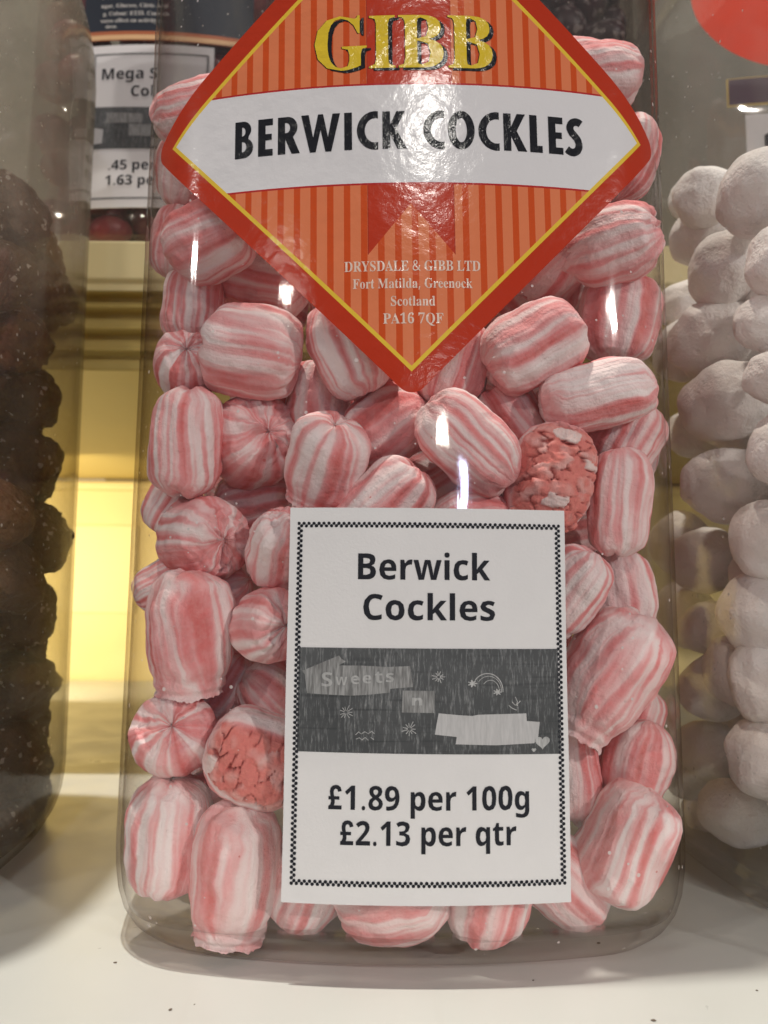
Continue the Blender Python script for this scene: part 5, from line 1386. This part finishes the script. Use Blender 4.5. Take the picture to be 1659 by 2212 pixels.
ORG2 = (0, -A, .0068)
def cola_labels(j):
    rng = random.Random(3)
    kw = dict(org=ORG2)
    c = card_body(j, -26.5, 26.0, 11.8, 83.5, .10, .45, rng, M_CARD, ORG2)
    c['label'] = 'white price card partly hidden by the jars in front'
    on_face('checker_border', checker(-24.2, 23.8, 15.6, 79.6, rng), .55, M_INKM, c, **kw)
    bm = text_bm(text_loops('Mega S', 'sans', 4.85, -20.5, 68.2))
    text_bm(text_loops('Col', 'sans', 4.75, -7.8, 60.4), bm=bm)
    on_face('name_lettering', bm, .55, M_INKM, c, **kw)
    bm = text_bm(text_loops('.45 per', 'sans', 4.25, -15.8, 28.2))
    text_bm(text_loops('1.63 pe', 'sans', 4.25, -16.8, 21.6), bm=bm)
    on_face('price_lettering', bm, .55, M_INKM, c, **kw)
    on_face('printed_picture', bm_poly([[(-23.6, 37.5), (23.2, 37.0), (23.2, 55.0), (-23.6, 56.0)]]), .55, M_PIC, c, **kw)
    bm = bm_poly([[(-17.5, 53.5), (-2.2, 52.6), (-2.6, 48.5), (-17.8, 48.8)]])
    add_poly(bm, [[(-8, 48.2), (2, 47.8), (2, 42.6), (-8, 43)]])
    add_poly(bm, [[(1.5, 42), (18, 41.5), (18, 37.6), (1.5, 38.5)]], 1)
    add_poly(bm, [[(-23.4, 47), (-18.8, 46), (-19, 40), (-23.4, 39.5)]], 1)
    on_face('printed_paper_scrap', bm, .60, [M_SCRAP, M_SCRAPL], c, **kw)
    bm = bm_poly([[(-30, 90.4), (42, 89.0), (42, 150), (-30, 150)]])
    lab = on_face('ingredients_label', bm, .12, NAVY, j, **kw); lab['label'] = 'navy ingredients label with cream lettering and a tan rim'
    bm = bm_poly([[(-30, 86.2), (42, 84.8), (42, 88.99), (-30, 90.39)]])
    on_face('rim_stripe', bm, .14, RUST, lab, **kw)
    bm = bm_poly([[(-30, 86.6), (42, 85.2), (42, 87.3), (-30, 88.7)]])
    on_face('rim_stripe', bm, .20, PEACH, lab, **kw)
    bm = bmesh.new()
    for txt, u, v in (('D FRUIT FLAVOURED BOI', -24.5, 104.6), ('ugar, Glucose, Citric Acid', -24.5, 100.6), ('g, Colour: E133. Consum', -23.5, 97.0), ('verse effect on activity a', -24.5, 93.8), ('dren.', -22.0, 91.2)):
        text_bm(text_loops(txt, 'serif', 1.75 if v > 92 else 1.6, u, v), bm=bm)
    on_face('label_lettering', bm, .2, CREAMT, lab, rot=math.radians(-1.1), **kw)

ORANGE = plain('orange_red_print', (.82, .045, .005), .6, .15, .08, 20)
PLUM = plain('plum_print', (.065, .030, .055), .4, .4, .2, 60)
GOLD = plain('gold_keyline', (.55, .40, .10), .4, .4)

def red_labels(j):
    kw = dict(org=ORG2)
    R = 44
    bm = bm_poly([[(-7 + R * math.cos(a) * 1.0, 116 + R * .92 * math.sin(a)) for a in [2 * PI * i / 72 for i in range(72)]]])
    a = on_face('round_label', bm, .12, ORANGE, j, **kw); a['label'] = 'round orange-red label'
    bm = bm_poly([[(-38, 60.2), (38, 60.2), (38, 73), (-38, 73)]])
    a = on_face('panel_label', bm, .12, GOLD, j, **kw); a['label'] = 'plum panel with a gold keyline'
    bm = bm_poly([[(-37.2, 61.2), (37.2, 61.2), (37.2, 72.6), (-37.2, 72.6)]])
    on_face('panel_field', bm, .2, PLUM, a, **kw)
    c = card_body(j, -31, 22, 8, 56, .1, .45, random.Random(2), M_CARD, ORG2)
    c['label'] = 'white price card mostly out of sight'
    on_face('price_lettering', bm_poly([[(-24, 46.5), (-24, 41.8), (-21.8, 40.8), (-17.5, 40.8), (-17.5, 47.6), (-22, 47.6)]]), .55, M_INKM, c, **kw)

def build_rear():
    rear_jar(-.1032, 'back row jar with navy ingredients label and white price card, left of the middle jar', cola_labels)
    heap('purple_sweets', -.1032, YR + A, ZT + .004, ZT + .165, (.16, .03, .07), (.30, .05, .04), 11, 'dark purple red sweets filling the back row jar at left', 'sweets')
    rear_jar(.048, 'back row jar of sugared black sweets, between the middle and right jars')
    heap('black_sweets', .048, YR + A, ZT + .062, ZT + .165, (.012, .010, .012), (.075, .035, .042), 13, 'sugar flecked black and plum sweets in the back row jar left of the red label', 'sweets', spark=.35)
    rear_jar(.1770, 'back row jar with a round orange-red label, seen through the right jar', red_labels)
build_rear()

# ------------------------------------------------------------------ specks on the shelf
M_CRUMB = plain('dark_crumb', (.13, .10, .075), .7, .2, .3, 300)
CRUMBS = [(249, 2080, 7, 1, 'tiny dark crumb pair, left of the others'), (368, 2182, 9, 0, 'grey speck nearest the bottom left'), (420, 2170, 4, 0, 'smallest speck beside the grey one'),
          (1293, 2038, 8, 1, 'black crumb lying off the right front of the jar'), (1152, 2118, 5, 0, 'pin-sized black crumb in front of the jar, right of centre'), (1412, 2205, 9, 1, 'curled dark fibre scrap at the bottom edge right of centre'),
          (1635, 2140, 6, 0, 'faint brown speck near the right photo edge')]
for k, (x, y, w, ln, label) in enumerate(CRUMBS):
    d = pix_dir(x, y); t = -CAM.z / d.z; p = CAM + d * t
    r = w * .8 * t / F_PX / 2
    me = lumpy_mesh('crumb', r, 50 + k, M_CRUMB, amp=.25, sub=3, rough=.1)
    for v in me.vertices:
        v.co.x *= 1.5 if ln else 1.0; v.co.z *= .35
    o = link_mesh('crumb', me); o.location = (p.x, p.y, r * .28); o.rotation_euler.z = k * 1.3
    tag(o, label + ' on the white shelf', 'crumb', 'specks on the white shelf')
